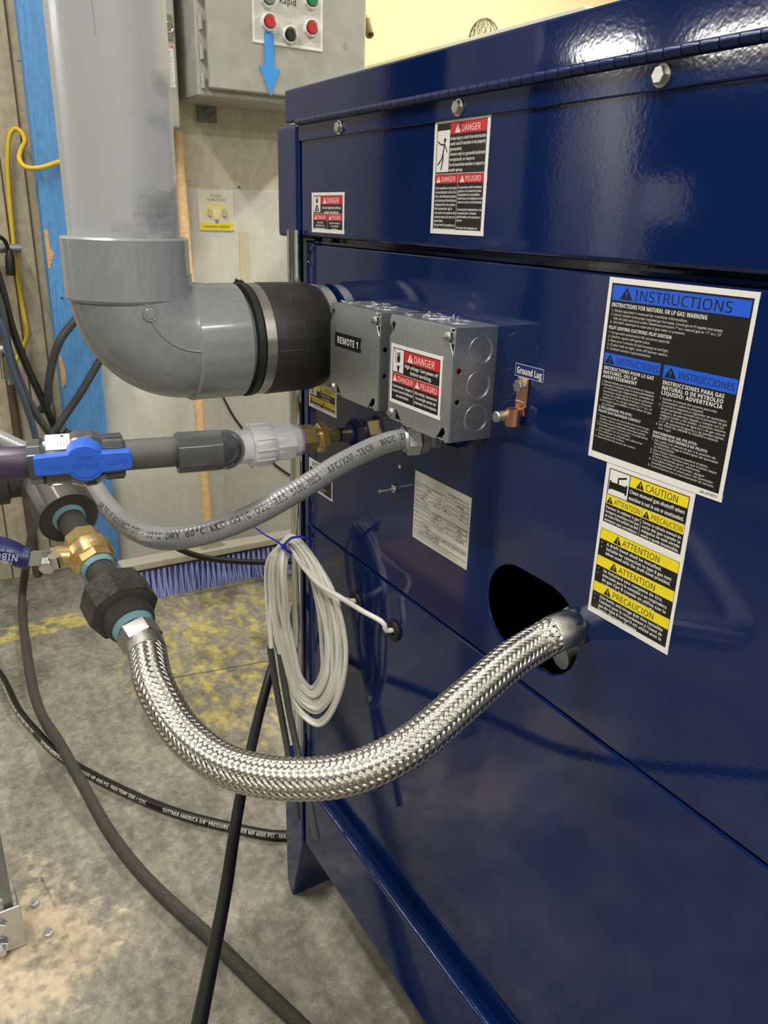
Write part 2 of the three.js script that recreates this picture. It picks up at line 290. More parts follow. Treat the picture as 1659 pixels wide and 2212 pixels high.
// ---------------------------------------------------------------- the pressure washer cabinet
const ZU = 0.006;                                   // face of the upper panel; the lower panels lie at z = 0
const washer = thing('pressure_washer', 'large glossy navy blue pressure washer cabinet with warning stickers', 'machine', [-0.3, 0, -0.35]);
const wp = new THREE.Vector3(-0.3, 0, -0.35);
const wpart = (name, geo, mat, parent = washer) => mesh(name, parent === washer ? geo.translate(-wp.x, -wp.y, -wp.z) : geo, mat, parent);
{
  const X0 = -0.963, X1 = 0.36;
  // hollow sheet metal shell behind the panels
  wpart('cabinet_shell', merge([box2(-1.02, X1 - 0.002, 0.2, 1.2, -0.7, -0.697, 0), box2(-1.02, -1.017, 0.29, 1.108, -0.7, -0.02, 0), box2(X1 - 0.0055, X1 - 0.0025, 0.2, 1.2, -0.7, -0.0045, 0), box2(X0 + 0.002, X1 - 0.002, 0.2, 0.203, -0.7, -0.004, 0), box2(-1.02, X1 - 0.002, 1.105, 1.108, -0.7, -0.004, 0), box2(X0 + 0.002, X1 - 0.002, 0.7, 0.735, -0.012, -0.0045, 0), box2(-1.02, X1 - 0.002, 1.106, 1.1135, -0.03, -0.022, 0)]), M.blue);
  // side panel with the gas inlet opening and two corner holes
  const s = shapeOf([[X0, 0.7225], [X1, 0.7225], [X1, 1.104], [X0, 1.104]]);
  const o = new THREE.Path(); o.absarc(-0.468, 0.792, 0.0435, -Math.PI / 2, Math.PI / 2, false); o.absarc(-0.508, 0.792, 0.0435, Math.PI / 2, Math.PI * 1.5, false); s.holes.push(o, ring(-0.9505, 1.087, 0.0078), ring(-0.9505, 0.747, 0.0078));
  wpart('side_panel', cubeUV(extr(s, 0.0035, 0.0016, 32).translate(0, 0, -0.0035)), M.blue);
  const s2 = shapeOf([[X0, 0.27], [X1, 0.27], [X1, 0.7205], [X0, 0.7205]]); s2.holes.push(ring(-0.952, 0.703, 0.007));
  wpart('lower_panel', cubeUV(extr(s2, 0.0035, 0.0016, 20).translate(0, 0, -0.0030)), M.blue);
  wpart('upper_panel', merge([box2(X0 - 0.002, X1, 1.1125, 1.226, -0.6, ZU, 0.004), box2(X0 - 0.004, X1, 1.222, 1.2425, -0.6, ZU + 0.0022, 0.0012)]), M.blue);
  wpart('corner_flange', box2(-1.028, X0 - 0.004, 1.111, 1.2415, -0.05, 0.0105, 0.005), M.blue);
  wpart('lid', box2(-1.02, X1, 1.2455, 1.2835, -0.68, 0.002, 0.003), M.blue);
  const hinge = wpart('hinge', cyl(0.0022, X1 + 0.966, 10).rotateZ(Math.PI / 2).translate((X1 - 0.966) / 2, 1.243, ZU + 0.0045), M.blue);
  const kg = cyl(0.0038, 0.0132, 12).rotateZ(Math.PI / 2); kg.computeVertexNormals();
  for (let x = -0.958; x < X1; x += 0.014) { const k = mesh('knuckle', kg, M.blue, hinge); k.position.set(x - wp.x, 1.243 - wp.y, ZU + 0.0045 - wp.z); }
  // base frame: folded channel with a rounded top bead, one tapered leg in view
  wpart('base_frame', merge([box2(-0.943, X1, 0.16, 0.283, -0.66, 0.0195, 0.004)]), M.blue);
  wpart('frame_bead', cyl(0.0075, X1 + 0.905, 20).rotateZ(Math.PI / 2).translate((X1 - 0.905) / 2, 0.2835, 0.0135), M.blue);
  const lg = extr(shapeOf([[-1.0, 0], [-0.994, -0.0], [-0.95, 0.155], [-0.95, 0.3], [-1.02, 0.3], [-1.017, 0.02]]), 0.095, 0.002).translate(0, 0, -0.0745);
  wpart('leg', cubeUV(lg), M.blue);
  const lg2 = lg.clone(); wpart('leg', lg2.translate(wp.x, wp.y, wp.z - 0.56), M.blue);
  const lg3 = lg.clone().scale(-1, 1, 1); for (const dz of [0, -0.56]) { const q = box2(0.28, 0.35, 0, 0.2, -0.0745 + dz, 0.0205 + dz, 0.004); wpart('leg', q, M.blue); }
  wpart('corner_post', cyl(0.0105, 0.83, 32).translate(-0.9765, 0.705, 0.0095), M.chrome);
  wpart('corner_channel', box2(-1.02, -0.9725, 0.29, 1.111, -0.02, -0.016, 0.0015), M.blue);
  // hex head screws
  for (const [a, b] of [[731, 275], [988, 232], [1427, 163]]) {
    const q = pz(a, b, ZU + 0.004), g = merge([cyl(0.0072, 0.0016, 24).translate(0, 0.0008, 0), poly(6, 0.0056, 0.0052, 0.0007)]).rotateX(Math.PI / 2).translate(q.x, q.y, ZU + 0.002);
    wpart('hex_screw', g, M.steel);
  }
  { const q = pz(858, 1057, 0), g = merge([poly(6, 0.0052, 0.0042, 0.0005).rotateX(Math.PI / 2), cyl(0.0024, 0.022, 14).rotateX(Math.PI / 2).translate(0, 0, 0.011)]); g.translate(q.x - 0.003, q.y, 0); wpart('stud_screw', g, M.steel); }
  { const q = pz(864, 1008, 0); wpart('plug', cyl(0.0022, 0.001, 14).rotateX(Math.PI / 2).translate(q.x, q.y, 0.0003), M.white); }
  // pipe stub inside the opening
  wpart('inlet_pipe', orient(cyl(0.012, 0.09, 20).translate(0, 0.045, 0), V(-0.455, 0.765, -0.012), V(0.1, 0.05, -1)), M.zincDull);
}
// -------- stickers
function sticker(corners, z, pxmm, draw, name, label, mat = {}) {
  const c = corners.map(([a, b]) => pz(a, b, z)), xs = [(c[0].x + c[2].x) / 2, (c[1].x + c[3].x) / 2], ys = [(c[0].y + c[1].y) / 2, (c[2].y + c[3].y) / 2];
  const w = xs[1] - xs[0], h = ys[0] - ys[1];
  const g = new THREE.BoxGeometry(w, h, 0.0006).translate((xs[0] + xs[1]) / 2, (ys[0] + ys[1]) / 2, z + 0.0003);
  const t = canvasTex(Math.round(w * 1000 * pxmm), Math.round(h * 1000 * pxmm), (x, W, H) => { x.scale(W / 100, W / 100); draw(x, 100, H / W * 100); });
  return part(wpart(name, g, std({ map: t, roughness: 0.42, ...mat })), label);
}
const BK = '#12110f', WH = '#f2f0ec', YE = '#f6e21c', RD = '#d2282e', BL = '#1f5fe0';
const rect = (x, c, a, b, w, h) => { x.fillStyle = c; x.fillRect(a, b, w, h); };
function txt(x, s, a, b, size, { c = WH, w = 'bold', align = 'left', max = 0, font = 'sans-serif', sx = 1 } = {}) {
  x.fillStyle = c; x.font = `${w} 40px ${font}`; x.textAlign = align; x.textBaseline = 'middle';
  x.save(); x.translate(a, b); const k = size / 40; let fx = k * sx; if (max) { const m = x.measureText(s).width * fx; if (m > max) fx *= max / m; } x.scale(fx, k); x.fillText(s, 0, 0); x.restore();
}
function tri(x, a, b, s, c, ex) { x.fillStyle = c; x.beginPath(); x.moveTo(a, b - s * 0.52); x.lineTo(a + s * 0.58, b + s * 0.48); x.lineTo(a - s * 0.58, b + s * 0.48); x.closePath(); x.fill(); rect(x, ex, a - s * 0.06, b - s * 0.2, s * 0.12, s * 0.36); rect(x, ex, a - s * 0.06, b + s * 0.24, s * 0.12, s * 0.12); }
function banner(x, s, a, b, w, h, bg, fg, ex, k = 0.8) { rect(x, bg, a, b, w, h); x.font = 'bold 40px sans-serif'; const fs = h * k, tw = Math.min(x.measureText(s).width * fs / 40, w - h * 1.15 - 1), tot = tw + h * 1.0, st = a + (w - tot) / 2; tri(x, st + h * 0.42, b + h * 0.52, h * 0.8, fg, ex); txt(x, s, st + h * 1.0, b + h * 0.55, fs, { c: fg, w: 'normal', max: tw }); }
function lines(x, l, a, b, size, lead, o = {}) { l.forEach((s, i) => s && txt(x, s, a, b + i * lead, size, o)); }
const figure = (x, a, b, s, kind) => {
  x.strokeStyle = x.fillStyle = BK; x.lineWidth = s * 0.09; x.lineCap = 'round'; const L = (...p) => { x.beginPath(); p.forEach(([u, v], i) => x[i ? 'lineTo' : 'moveTo'](a + u * s, b + v * s)); x.stroke(); };
  if (kind === 'shock') { x.beginPath(); x.arc(a + 0.12 * s, b - 0.5 * s, s * 0.09, 0, 7); x.fill(); L([0.1, -0.36], [0.02, 0.02]); x.lineWidth = s * 0.06; L([0.1, -0.32], [-0.22, -0.34], [-0.42, -0.46]); L([0.12, -0.32], [0.32, -0.02]); x.lineWidth = s * 0.08; L([0.02, 0.02], [-0.1, 0.3], [-0.36, 0.5]); L([0.02, 0.02], [0.02, 0.34], [-0.1, 0.72]); }
  if (kind === 'breathe') { x.beginPath(); x.ellipse(a, b - 0.28 * s, s * 0.16, s * 0.2, 0, 0, 7); x.fill(); x.beginPath(); x.moveTo(a - 0.4 * s, b + 0.55 * s); x.lineTo(a - 0.2 * s, b + 0.05 * s); x.lineTo(a + 0.2 * s, b + 0.05 * s); x.lineTo(a + 0.4 * s, b + 0.55 * s); x.closePath(); x.fill(); x.fillStyle = WH; x.fillRect(a - 0.08 * s, b + 0.15 * s, s * 0.05, s * 0.5); x.fillRect(a + 0.08 * s, b + 0.15 * s, s * 0.05, s * 0.5); x.strokeStyle = BK; x.lineWidth = s * 0.02; for (let k = -3; k <= 3; k++) L([k * 0.1, -0.62], [k * 0.1, -0.2]); }
  if (kind === 'hand') { x.beginPath(); x.ellipse(a + 0.05 * s, b - 0.12 * s, s * 0.17, s * 0.2, 0, 0, 7); x.fill(); x.lineWidth = s * 0.06; for (const k of [-0.08, 0, 0.08, 0.16]) L([k + 0.02, -0.2], [k + 0.03, -0.46]); x.beginPath(); x.moveTo(a - 0.1 * s, b + 0.24 * s); x.lineTo(a + 0.2 * s, b + 0.24 * s); x.lineTo(a + 0.1 * s, b + 0.6 * s); x.lineTo(a, b + 0.6 * s); x.fill(); x.lineWidth = s * 0.05; L([-0.4, -0.6], [-0.22, -0.4], [-0.3, -0.15], [-0.18, 0.12]); }
  if (kind === 'valve') { rect(x, BK, a - 0.42 * s, b - 0.06 * s, s * 0.84, s * 0.3); rect(x, BK, a - 0.5 * s, b - 0.12 * s, s * 0.1, s * 0.42); rect(x, BK, a + 0.4 * s, b - 0.12 * s, s * 0.1, s * 0.42); x.lineWidth = s * 0.08; L([-0.02, -0.06], [-0.02, -0.3], [0.2, -0.36], [0.38, -0.42]); }
  if (kind === 'bottle') { rect(x, BK, a - 0.2 * s, b - 0.3 * s, s * 0.16, s * 0.7); rect(x, '#c9a8a4', a + 0.1 * s, b - 0.4 * s, s * 0.2, s * 0.1); }
};
sticker([[673, 417], [745, 414], [676, 503], [744, 504]], ZU, 7, (x, W, H) => {
  rect(x, WH, 0, 0, W, H); rect(x, BK, 5, 4, W - 10, H - 9); rect(x, WH, 6, 5, 22, 21); figure(x, 17, 16, 17, 'breathe');
  banner(x, 'DANGER', 29, 4.6, 65, 11, RD, WH, RD, 0.86); lines(x, ['Do not operate without', 'proper ventilation.'], 62, 20, 5, 6, { align: 'center', max: 60 });
  rect(x, WH, 5, 27.6, W - 10, 0.5); rect(x, WH, 49.5, 28, 0.5, H - 33);
  banner(x, 'DANGER', 5.6, 28.3, 43, 8.4, RD, WH, RD, 0.8); banner(x, 'PELIGRO', 51, 28.3, 43.5, 8.4, RD, WH, RD, 0.8);
  lines(x, ['Ne pas faire', 'fonctionner sans', 'ventilation adéquate.'], 27, 40, 3.4, 3.9, { align: 'center', max: 41 }); lines(x, ['No usar la máquina', 'sin ventilación', 'adecuada.'], 72, 40, 3.4, 3.9, { align: 'center', max: 41 });
}, 'danger_sticker', 'small sticker with red danger banner beside the corner');
sticker([[943, 258], [1060, 242], [929, 505], [1047, 509]], ZU, 8, (x, W, H) => {
  rect(x, WH, 0, 0, W, H); rect(x, BK, 5, 5, W - 10, H - 10); rect(x, WH, 6, 12, 24, 42); figure(x, 18, 34, 24, 'shock'); rect(x, BK, 5, 5, 90, 5.5);
  banner(x, 'DANGER', 30.5, 5.6, 64, 11, RD, WH, RD, 0.8);
  lines(x, ['Serious injury or death from electrocution', 'could result if machine is not properly', 'grounded.', 'Connect only to a grounded polarized', 'receptacle or source.', 'Do not wash down machine or expose to', 'wash spray.'], 31, 21, 4.6, 5.2, { max: 63 });
  rect(x, WH, 5, 55.6, 90, 0.6); rect(x, WH, 48.6, 56, 0.6, H - 61); banner(x, 'DANGER', 5.6, 56.6, 42.6, 9, RD, WH, RD, 0.78); banner(x, 'PELIGRO', 49.6, 56.6, 45, 9, RD, WH, RD, 0.78);
  lines(x, ["Si la machine n'est pas", 'correctement mise à la', 'terre, des blessures graves', 'ou la mort par électrocution', "risquent de s'en suivre.", "Ne connecter qu'à", 'une prise ou source de', 'courant mise à la terre et', 'polarisée.', 'Ne pas laver la machine ou', "l'exposer au jet de lavage."], 6.5, 70.5, 3.9, 4.3, { max: 41 });
  lines(x, ['Se pueden sufrir lesiones', 'graves o la muerte como', 'resultado de sacudidas', 'eléctricas si la máquina no se', 'conecta a tierra correctamente.', '', 'Conectarlo solamente a un', 'receptáculo o fuente', 'polarizada y con puesta a', 'tierra.', '', 'No lavar la máquina ni', 'exponerla a chorros de líquido.'], 50.5, 70, 3.5, 3.75, { max: 44 });
}, 'danger_sticker', 'tall sticker with three red banners and a falling figure');
sticker([[1318, 599], [1647, 630], [1272, 985], [1558, 1083]], 0, 9, (x, W, H) => {
  rect(x, WH, 0, 0, W, H); rect(x, BK, 2.6, 3.2, W - 5.2, H - 7.4); const HT = H; x.save(); x.scale(1, 0.82); banner(x, 'INSTRUCTIONS', 3.6, 5.2, W - 7.2, 10.4, BL, BK, BL, 0.92);
  const n = { w: 'normal' };
  txt(x, 'INSTRUCTIONS FOR NATURAL OR LP GAS: WARNING', 4, 18.8, 4.1, { max: 68 });
  lines(x, ["1. Study operator's manual for machine information.", '2. Connect machine to the proper regulated gas fuel supply. Consult gas or LP supplier and comply', '    with all state and local codes. Maximum pressure 7" w.c. natural gas or 11" w.c. LP.', '3. DO NOT attempt to operate if gas odor is present.'], 4.4, 22.8, 2.35, 2.75, { ...n, max: 78 });
  txt(x, 'PILOT LIGHTING: ELECTRONIC PILOT IGNITION', 4, 35, 3.2, { max: 47 });
  lines(x, ['1. Turn gas valve control knob to ON, turn burner switch ON.', '2. Electric spark will ignite pilot.', '3. Allow up to 5 minutes for pilot to purge air and light.', '4. If pilot fails to light, turn off burner switch.', '5. Contact service representative.'], 4.4, 38.4, 2.3, 2.9, { ...n, max: 46 });
  banner(x, 'INSTRUCTIONS', 3.4, 53.4, 43, 8.4, BL, BK, BL, 0.72); banner(x, 'INSTRUCCIONES', 48.8, 53.4, W - 52, 9.4, BL, BK, BL, 0.7);
  lines(x, ['INSTRUCTIONS POUR LE GAZ', 'NATUREL OU LP:', 'AVERTISSEMENT'], 4, 64.4, 3.5, 3.2, { max: 39 });
  lines(x, ["1. Manuel d'étude pour les informations sur l'appareil.", '2. Brancher la machine pour la bonne alimentation', '    en carburant gaz réglementés. Consulter le', '    fournisseur de gaz ou de LP et de se conformer', "    à tous les codes d'État et locaux. Pression", '    maximum 7" w.c. du gaz naturel ou 11" w.c. LP', "3. N'essayez pas d'utiliser si une odeur de gaz", '    est présent.'], 4, 74.4, 2.05, 2.4, { ...n, max: 41 });
  lines(x, ["L'ÉCLAIRAGE PILOTE:", 'PILOTE ÉLECTRONIQUE CONTACT'], 4, 94, 2.7, 2.9, { max: 34 });
  lines(x, ['1. Tourner le bouton de commande de la vanne de gaz', "    à brûleur allumé, mettez l'interrupteur sur marche.", '2. S\'enflammeront étincelle électrique pilote.', "3. Permettre jusqu'à 5 minutes pour un projet pilote", "    pour purger l'air et la lumière.", "4. Si la veilleuse ne s'allume pas, désactiver", "    l'interrupteur du brûleur.", '5. Représentant de service de contact.'], 4, 100.4, 1.95, 2.35, { ...n, max: 41 });
  lines(x, ['INSTRUCCIONES PARA GAS', 'NATURAL O DE PETRÓLEO', 'LÍQUIDO: ADVERTENCIA'], 49.4, 65.6, 3.8, 3.5, { max: 41 });
  lines(x, ['1. Estudie el manual del usuario para más', '    información sobre la máquina.', '2. Conecte la máquina al regulador de suministro', '    de gas apropiado. Consulte con el proveedor de gas', '    natural o de petróleo líquido y cumpla con los', '    códigos locales y del estado. La presión máxima', '    es de 7" de columna de agua (w.c.) de gas natural', '    o 11" de columna de agua (w.c.) de petróleo líquido.', '3. NO TRATE DE OPERAR EL EQUIPO si detecta', '    olor a gas.'], 49, 76.4, 2.05, 2.3, { ...n, max: 46 });
  lines(x, ['ENCENDIDO DE PILOTO:', 'IGNICIÓN ELECTRÓNICA DE PILOTO'], 48, 101, 2.7, 2.7, { max: 38 });
  lines(x, ['1. Dé vuelta a la válvula de gas a la posición de', '    ENCENDIDO. Ponga el interruptor del quemador', '    en ENCENDIDO', '2. Una chispa eléctrica encenderá el piloto.', '3. Espere hasta 5 minutos para que el piloto saque', '    el aire y encienda aprox. adamente.', '4. Si el piloto fallara en encender, apague', '    inmediatamente el interruptor del quemador.', '5. Comuníquese con el representante de servicio.'], 48, 106.4, 2.1, 2.35, { ...n, max: 46 }); x.restore();
  txt(x, '26-211011', W - 3, HT - 2.2, 2.4, { c: BK, align: 'right' });
}, 'instructions_sticker', 'large sticker with blue instructions banners in three languages');
sticker([[1313, 1000], [1503, 1065], [1270, 1315], [1443, 1416]], -0.0002, 9, (x, W, H) => {
  rect(x, WH, 0, 0, W, H); rect(x, BK, 4.4, 4, W - 9, 53); rect(x, WH, 5.4, 4.8, 24, 24); figure(x, 17, 18, 22, 'valve');
  const c = { align: 'center' };
  banner(x, 'CAUTION', 30.2, 4.8, 64.4, 10, YE, BK, YE, 0.86); lines(x, ['Close manual gas shutoff when', 'machine is not in use or unattended.'], 62, 19, 5, 6.4, { ...c, max: 62 });
  rect(x, WH, 4.4, 29.4, W - 9, 0.5); rect(x, WH, 48.2, 29.6, 0.5, 27.4);
  banner(x, 'ATTENTION', 5, 30, 43, 8.6, YE, BK, YE, 0.84); banner(x, 'PRECAUCION', 49, 30, 46, 8.6, YE, BK, YE, 0.84);
  lines(x, ['Fermer le robinet à gaz', "lorsque la machine n'est pas", "en train d'être utilisée ou doit", 'demeurer sans surveillance.'], 26.4, 42, 3.9, 4.2, { ...c, max: 41 });
  lines(x, ['Cerrar la válvula manual de', 'corte del gas cuando la', 'máquina no esté siendo', 'usada o quede desatendida.'], 72, 42, 3.9, 4.2, { ...c, max: 43 });
  rect(x, BK, 3.4, 64, W - 6.8, H - 70);
  const bl = (s, y, l) => { banner(x, s, 3.8, y, W - 7.6, 10.4, YE, BK, YE, 0.82); lines(x, l, 13, y + 13.6, 4.5, 4.7, { max: 78 }); txt(x, '·', 6, y + 13.6, 6, {}); txt(x, '·', 6, y + 18.4, 6, {}); };
  const q = (H - 71) / 3; bl('ATTENTION', 64.4, ['A draft hood shall be installed.', 'Suitable for connection to type B gas vent', 'when used with the draft hood provided.']);
  bl('ATTENTION', 64.4 + q, ['Se instalará una campana de tiro.', 'Adecuado para la conexión a un respiradero', 'de gas tipo B cuando se utiliza con la', 'campana de tiro suministrada.']);
  bl('PRECAUCION', 64.4 + 2 * q, ['Une hotte anti-tirage doit être installée', "Convient pour le raccordement à l'évent de", "gaz de type B lorsqu'il est utilisé avec la", 'hotte de tirage fournie.']);
}, 'caution_sticker', 'tall sticker with stacked yellow caution banners');
sticker([[668, 822], [727, 838], [668, 877], [728, 903]], 0, 7, (x, W, H) => {
  rect(x, WH, 0, 0, W, H); rect(x, BK, 5, 5, W - 10, H - 11); rect(x, WH, 6, 6, 24, 18); figure(x, 18, 15, 18, 'bottle'); banner(x, 'CAUTION', 31, 5.6, 63, 9, YE, BK, YE, 0.8);
  lines(x, ['Protect machine', 'from freezing.'], 63, 18, 4.4, 5.2, { align: 'center' }); banner(x, 'ATTENTION', 5.6, 26, 43.6, 8.6, YE, BK, YE, 0.75); banner(x, 'PRECAUCION', 50.4, 26, 44, 8.6, YE, BK, YE, 0.75);
  lines(x, ['Protéger la machine', 'du gel.'], 27, 38, 3.6, 4.2, { align: 'center', max: 41 }); lines(x, ['Evitar que la máquina', 'se congele.'], 72, 38, 3.6, 4.2, { align: 'center', max: 42 });
}, 'caution_sticker', 'small yellow and black sticker below the rubber coupling');
sticker([[669, 988], [719, 1016], [668, 1052], [719, 1083]], 0, 7, (x, W, H) => {
  rect(x, WH, 0, 0, W, H); txt(x, 'NOTICE', 12, 9, 13, { c: BK, max: 74 }); rect(x, BK, 4, 17, W - 8, H - 21); txt(x, 'MAX. INLET', 50, 24, 9, { align: 'center', max: 80 }); txt(x, '60 PSI', 50, 35, 14, { align: 'center', max: 80 }); lines(x, ['Higher pressures will', 'void warranty'], 50, H - 13, 4.4, 5.2, { align: 'center', max: 84 });
}, 'notice_sticker', 'small black and white notice sticker near the lower corner');
sticker([[899, 1014], [1020, 1078], [891, 1163], [1008, 1226]], 0, 8, (x, W, H) => {
  rect(x, '#d8d5cc', 0, 0, W, H); x.strokeStyle = BK; x.lineWidth = 0.5; const K = { c: '#1c1c1c', w: 'normal' }, hl = (y) => rect(x, BK, 2, y, W - 4, 0.6);
  const bx = (s, a, y, w, v, vw) => { txt(x, s, a, y, 3.6, { ...K, max: w - 1 }); x.strokeStyle = '#333'; x.strokeRect(a + w, y - 2.6, vw, 5); txt(x, v, a + w + 2, y + 0.2, 4, { c: '#111', max: vw - 2 }); };
  x.scale(1, 0.9); txt(x, 'ASSEMBLED IN U.S.A.', 97, 9, 4, { c: BK, align: 'right', max: 36 }); hl(12.6);
  bx('MODEL NO.', 2, 17, 19, 'P400', 30); bx('SERIAL NO.', 54, 17, 20, '145489', 23); bx('MAX PSI', 2, 23.4, 13, '1000', 12); bx('MAX GPM', 29, 23.4, 16, '5', 12); bx('WATER NOZZLE', 59, 23.4, 25, '8.5', 13);
  bx('VOLTS', 2, 29.6, 9, '440', 12); bx('AMPS', 27, 29.6, 9, '10', 12); bx('Hz', 50, 29.6, 5, '60', 12); bx('PHASE', 70, 29.6, 13, '3', 14); bx('MOTOR H.P.', 2, 36, 17, '7.5', 12); hl(40.2);
  bx('MAXIMUM WATER TEMP °F', 2, 44, 36, '250', 14); bx('FUEL TYPE', 62, 44, 18, 'NG', 17); bx('MANIFOLD PSI IN W.C.', 2, 50, 31, '3.5"', 14); bx('ORIFICE SIZE', 58, 50, 22, 'E52', 17); bx('MAX SUPPLY PRESSURE IN W.C.', 2, 56, 46, '7"', 8); bx('BTU/HR', 62, 56, 14, '320,000', 21);
  bx('ALTITUDE', 2, 62, 14, '0-2000', 18); bx('CLEARANCES', 2, 67.4, 20, 'MIN. 1 FT SIDES, MIN 4 FT ABOVE UNIT', 75); bx('FLOOR', 2, 73, 10, 'NON-COMBUSTIBLE', 38); hl(76.6);
  lines(x, ['For indoor installation only. For outdoor installation protect from weather.', 'For use only with approved fuel. This unit must be installed by qualified service personnel.'], 2, 79, 2, 2.3, { ...K, max: W - 4 });
}, 'rating_plate', 'silver rating plate with printed boxes', { metalness: 0.08, roughness: 0.35 });
sticker([[1114, 784], [1177, 797], [1114, 811], [1174, 827]], 0, 8, (x, W, H) => { rect(x, '#14275f', 0, 0, W, H); x.strokeStyle = '#cdd3e6'; x.lineWidth = 1.2; x.strokeRect(1, 1, W - 2, H - 2); txt(x, 'Ground Lug', 50, H / 2 + 0.6, H * 0.72, { align: 'center', max: 88 }); }, 'ground_lug_sticker', 'small blue sticker reading Ground Lug');

// copper ground lug
{
  const q = pz(1132, 835, 0), t = thing('ground_lug', 'copper ground lug bolted below the small blue sticker', 'lug', [q.x, q.y, 0]);
  mesh('strap', merge([box(0.014, 0.026, 0.0026, 0.001, 0, -0.005, 0.0013), box(0.0115, 0.014, 0.0026, 0.001, -0.001, -0.019, 0.0036).rotateX(0.12), lathe([[0.0035, -0.0075], [0.0066, -0.0075], [0.0068, 0.0075], [0.0035, 0.0075], [0.0035, -0.0075]], 24).translate(-0.002, -0.027, 0.0075)]), M.copper, t);
  mesh('bolt', merge([cyl(0.006, 0.0012, 20).rotateX(Math.PI / 2).translate(0, 0.001, 0.0032), poly(6, 0.0055, 0.0048, 0.0006).rotateX(Math.PI / 2).translate(0, 0.001, 0.0036)]), M.steel, t);
  mesh('set_screw', lathe([[0, 0.013], [0.0044, 0.013], [0.005, 0.012], [0.005, 0.0005], [0.0035, 0], [0, 0]], 20).rotateX(Math.PI / 2).translate(-0.0085, -0.027, 0.0095), M.steel, t);
}
// galvanised junction boxes
const boxHoles = [[-0.4, 0.0]];
function junctionBox(x0, x1, y0, y1, depth, label, group) {
  const w = x1 - x0, h = y1 - y0, t = thing('junction_box', label, 'junction box', [(x0 + x1) / 2, y0, 0], group), b = new THREE.Group();
  const T = 0.0016;
  const ko = (geo, place) => { const g = geo; place(g); return mesh('knockout', g, M.zinc, t); };
  const sideShape = () => { const s = shapeOf([[0, 0], [depth, 0], [depth, h], [0, h]]); for (const v of [0.36, 0.63]) s.holes.push(ring(0.0065, h * v, 0.0026)); return s; };   // local x runs from the front edge back
  mesh('side', cubeUV(extr(sideShape(), T, 0.0004).rotateY(Math.PI / 2).translate(w / 2 - T, 0, depth)), M.zinc, t);
  mesh('side', box(T, h, depth, 0.0004, -w / 2 + T / 2, h / 2, depth / 2), M.zinc, t);
  mesh('top', box(w - 2 * T, T, depth, 0.0004, 0, h - T / 2, depth / 2), M.zinc, t);
  mesh('bottom', box(w - 2 * T, T, depth, 0.0004, 0, T / 2, depth / 2), M.zinc, t);
  mesh('back', box(w - 2 * T, h - 2 * T, T, 0, 0, h / 2, T / 2), M.zinc, t);
  for (let k = 0; k < 3; k++) { // three knockouts on the side, two on top
    const g = merge([new THREE.TorusGeometry(0.0122, 0.00055, 8, 40, Math.PI * 1.86), new THREE.TorusGeometry(0.0136, 0.0004, 8, 40, Math.PI * 0.9).rotateZ(3.2), cyl(0.0118, 0.0006, 32).rotateX(Math.PI / 2)]);
    mesh('knockout', cubeUV(g.rotateZ(k).rotateY(Math.PI / 2).translate(w / 2, h * (0.2 + 0.3 * k), depth * 0.4)), M.zinc, t);
    if (k < 2) mesh('knockout', cubeUV(merge([new THREE.TorusGeometry(0.0112, 0.00055, 8, 40), cyl(0.0108, 0.0006, 32).rotateX(Math.PI / 2)]).rotateX(Math.PI / 2).translate(w * (k ? 0.22 : -0.12), h, depth * 0.42)), M.zinc, t);
  }
  // cover with slotted and cut corners
  const W = w + 0.001, H = h + 0.001, c = (u, v) => [u * W - W / 2, v * H - H * 0.5];
  const cover = shapeOf([c(0.03, 1), c(0.94, 1), c(0.955, 0.975), c(0.955, 0.945), c(0.89, 0.925), c(0.90, 0.885), c(0.955, 0.865), c(0.975, 0.81), c(1, 0.77), c(1, 0.03), c(0.975, 0), c(0.93, 0.005), c(0.915, 0.045), c(0.945, 0.085), c(0.93, 0.125), c(0.89, 0.12), c(0.80, 0.0), c(0.27, 0), c(0.20, 0.07), c(0.15, 0.13), c(0.105, 0.10), c(0.115, 0.035), c(0.06, 0.02), c(0.0, 0.1), c(0, 0.80), c(0.07, 0.86), c(0.095, 0.92), c(0.06, 0.94), c(0, 0.885), c(0, 0.97)]);
  const cv = mesh('cover', cubeUV(extr(cover, 0.0018, 0.0005).translate(0, h / 2, depth)), M.zinc, t);
  for (const [u, v] of [[0.915, 0.912], [0.065, 0.075]]) {
    const [a, e] = c(u, v); mesh('cover_screw', merge([lathe([[0, 0.0042], [0.0022, 0.0038], [0.0038, 0.0026], [0.0044, 0.0008], [0.0044, 0], [0, 0]], 20).rotateX(Math.PI / 2), box(0.0056, 0.0009, 0.001, 0, 0, 0, 0.004), cyl(0.0018, 0.012, 10).rotateX(Math.PI / 2).translate(0, 0, -0.006)]).translate(a, h / 2 + e, depth + 0.0018), M.steel, t);
    mesh('corner_ear', box(0.013, 0.011, 0.0016, 0.0005, a + (u > 0.5 ? 0.003 : -0.001), h / 2 + e, depth - 0.0006), M.zinc, t);
  }
  return { t, w, h, depth };
}
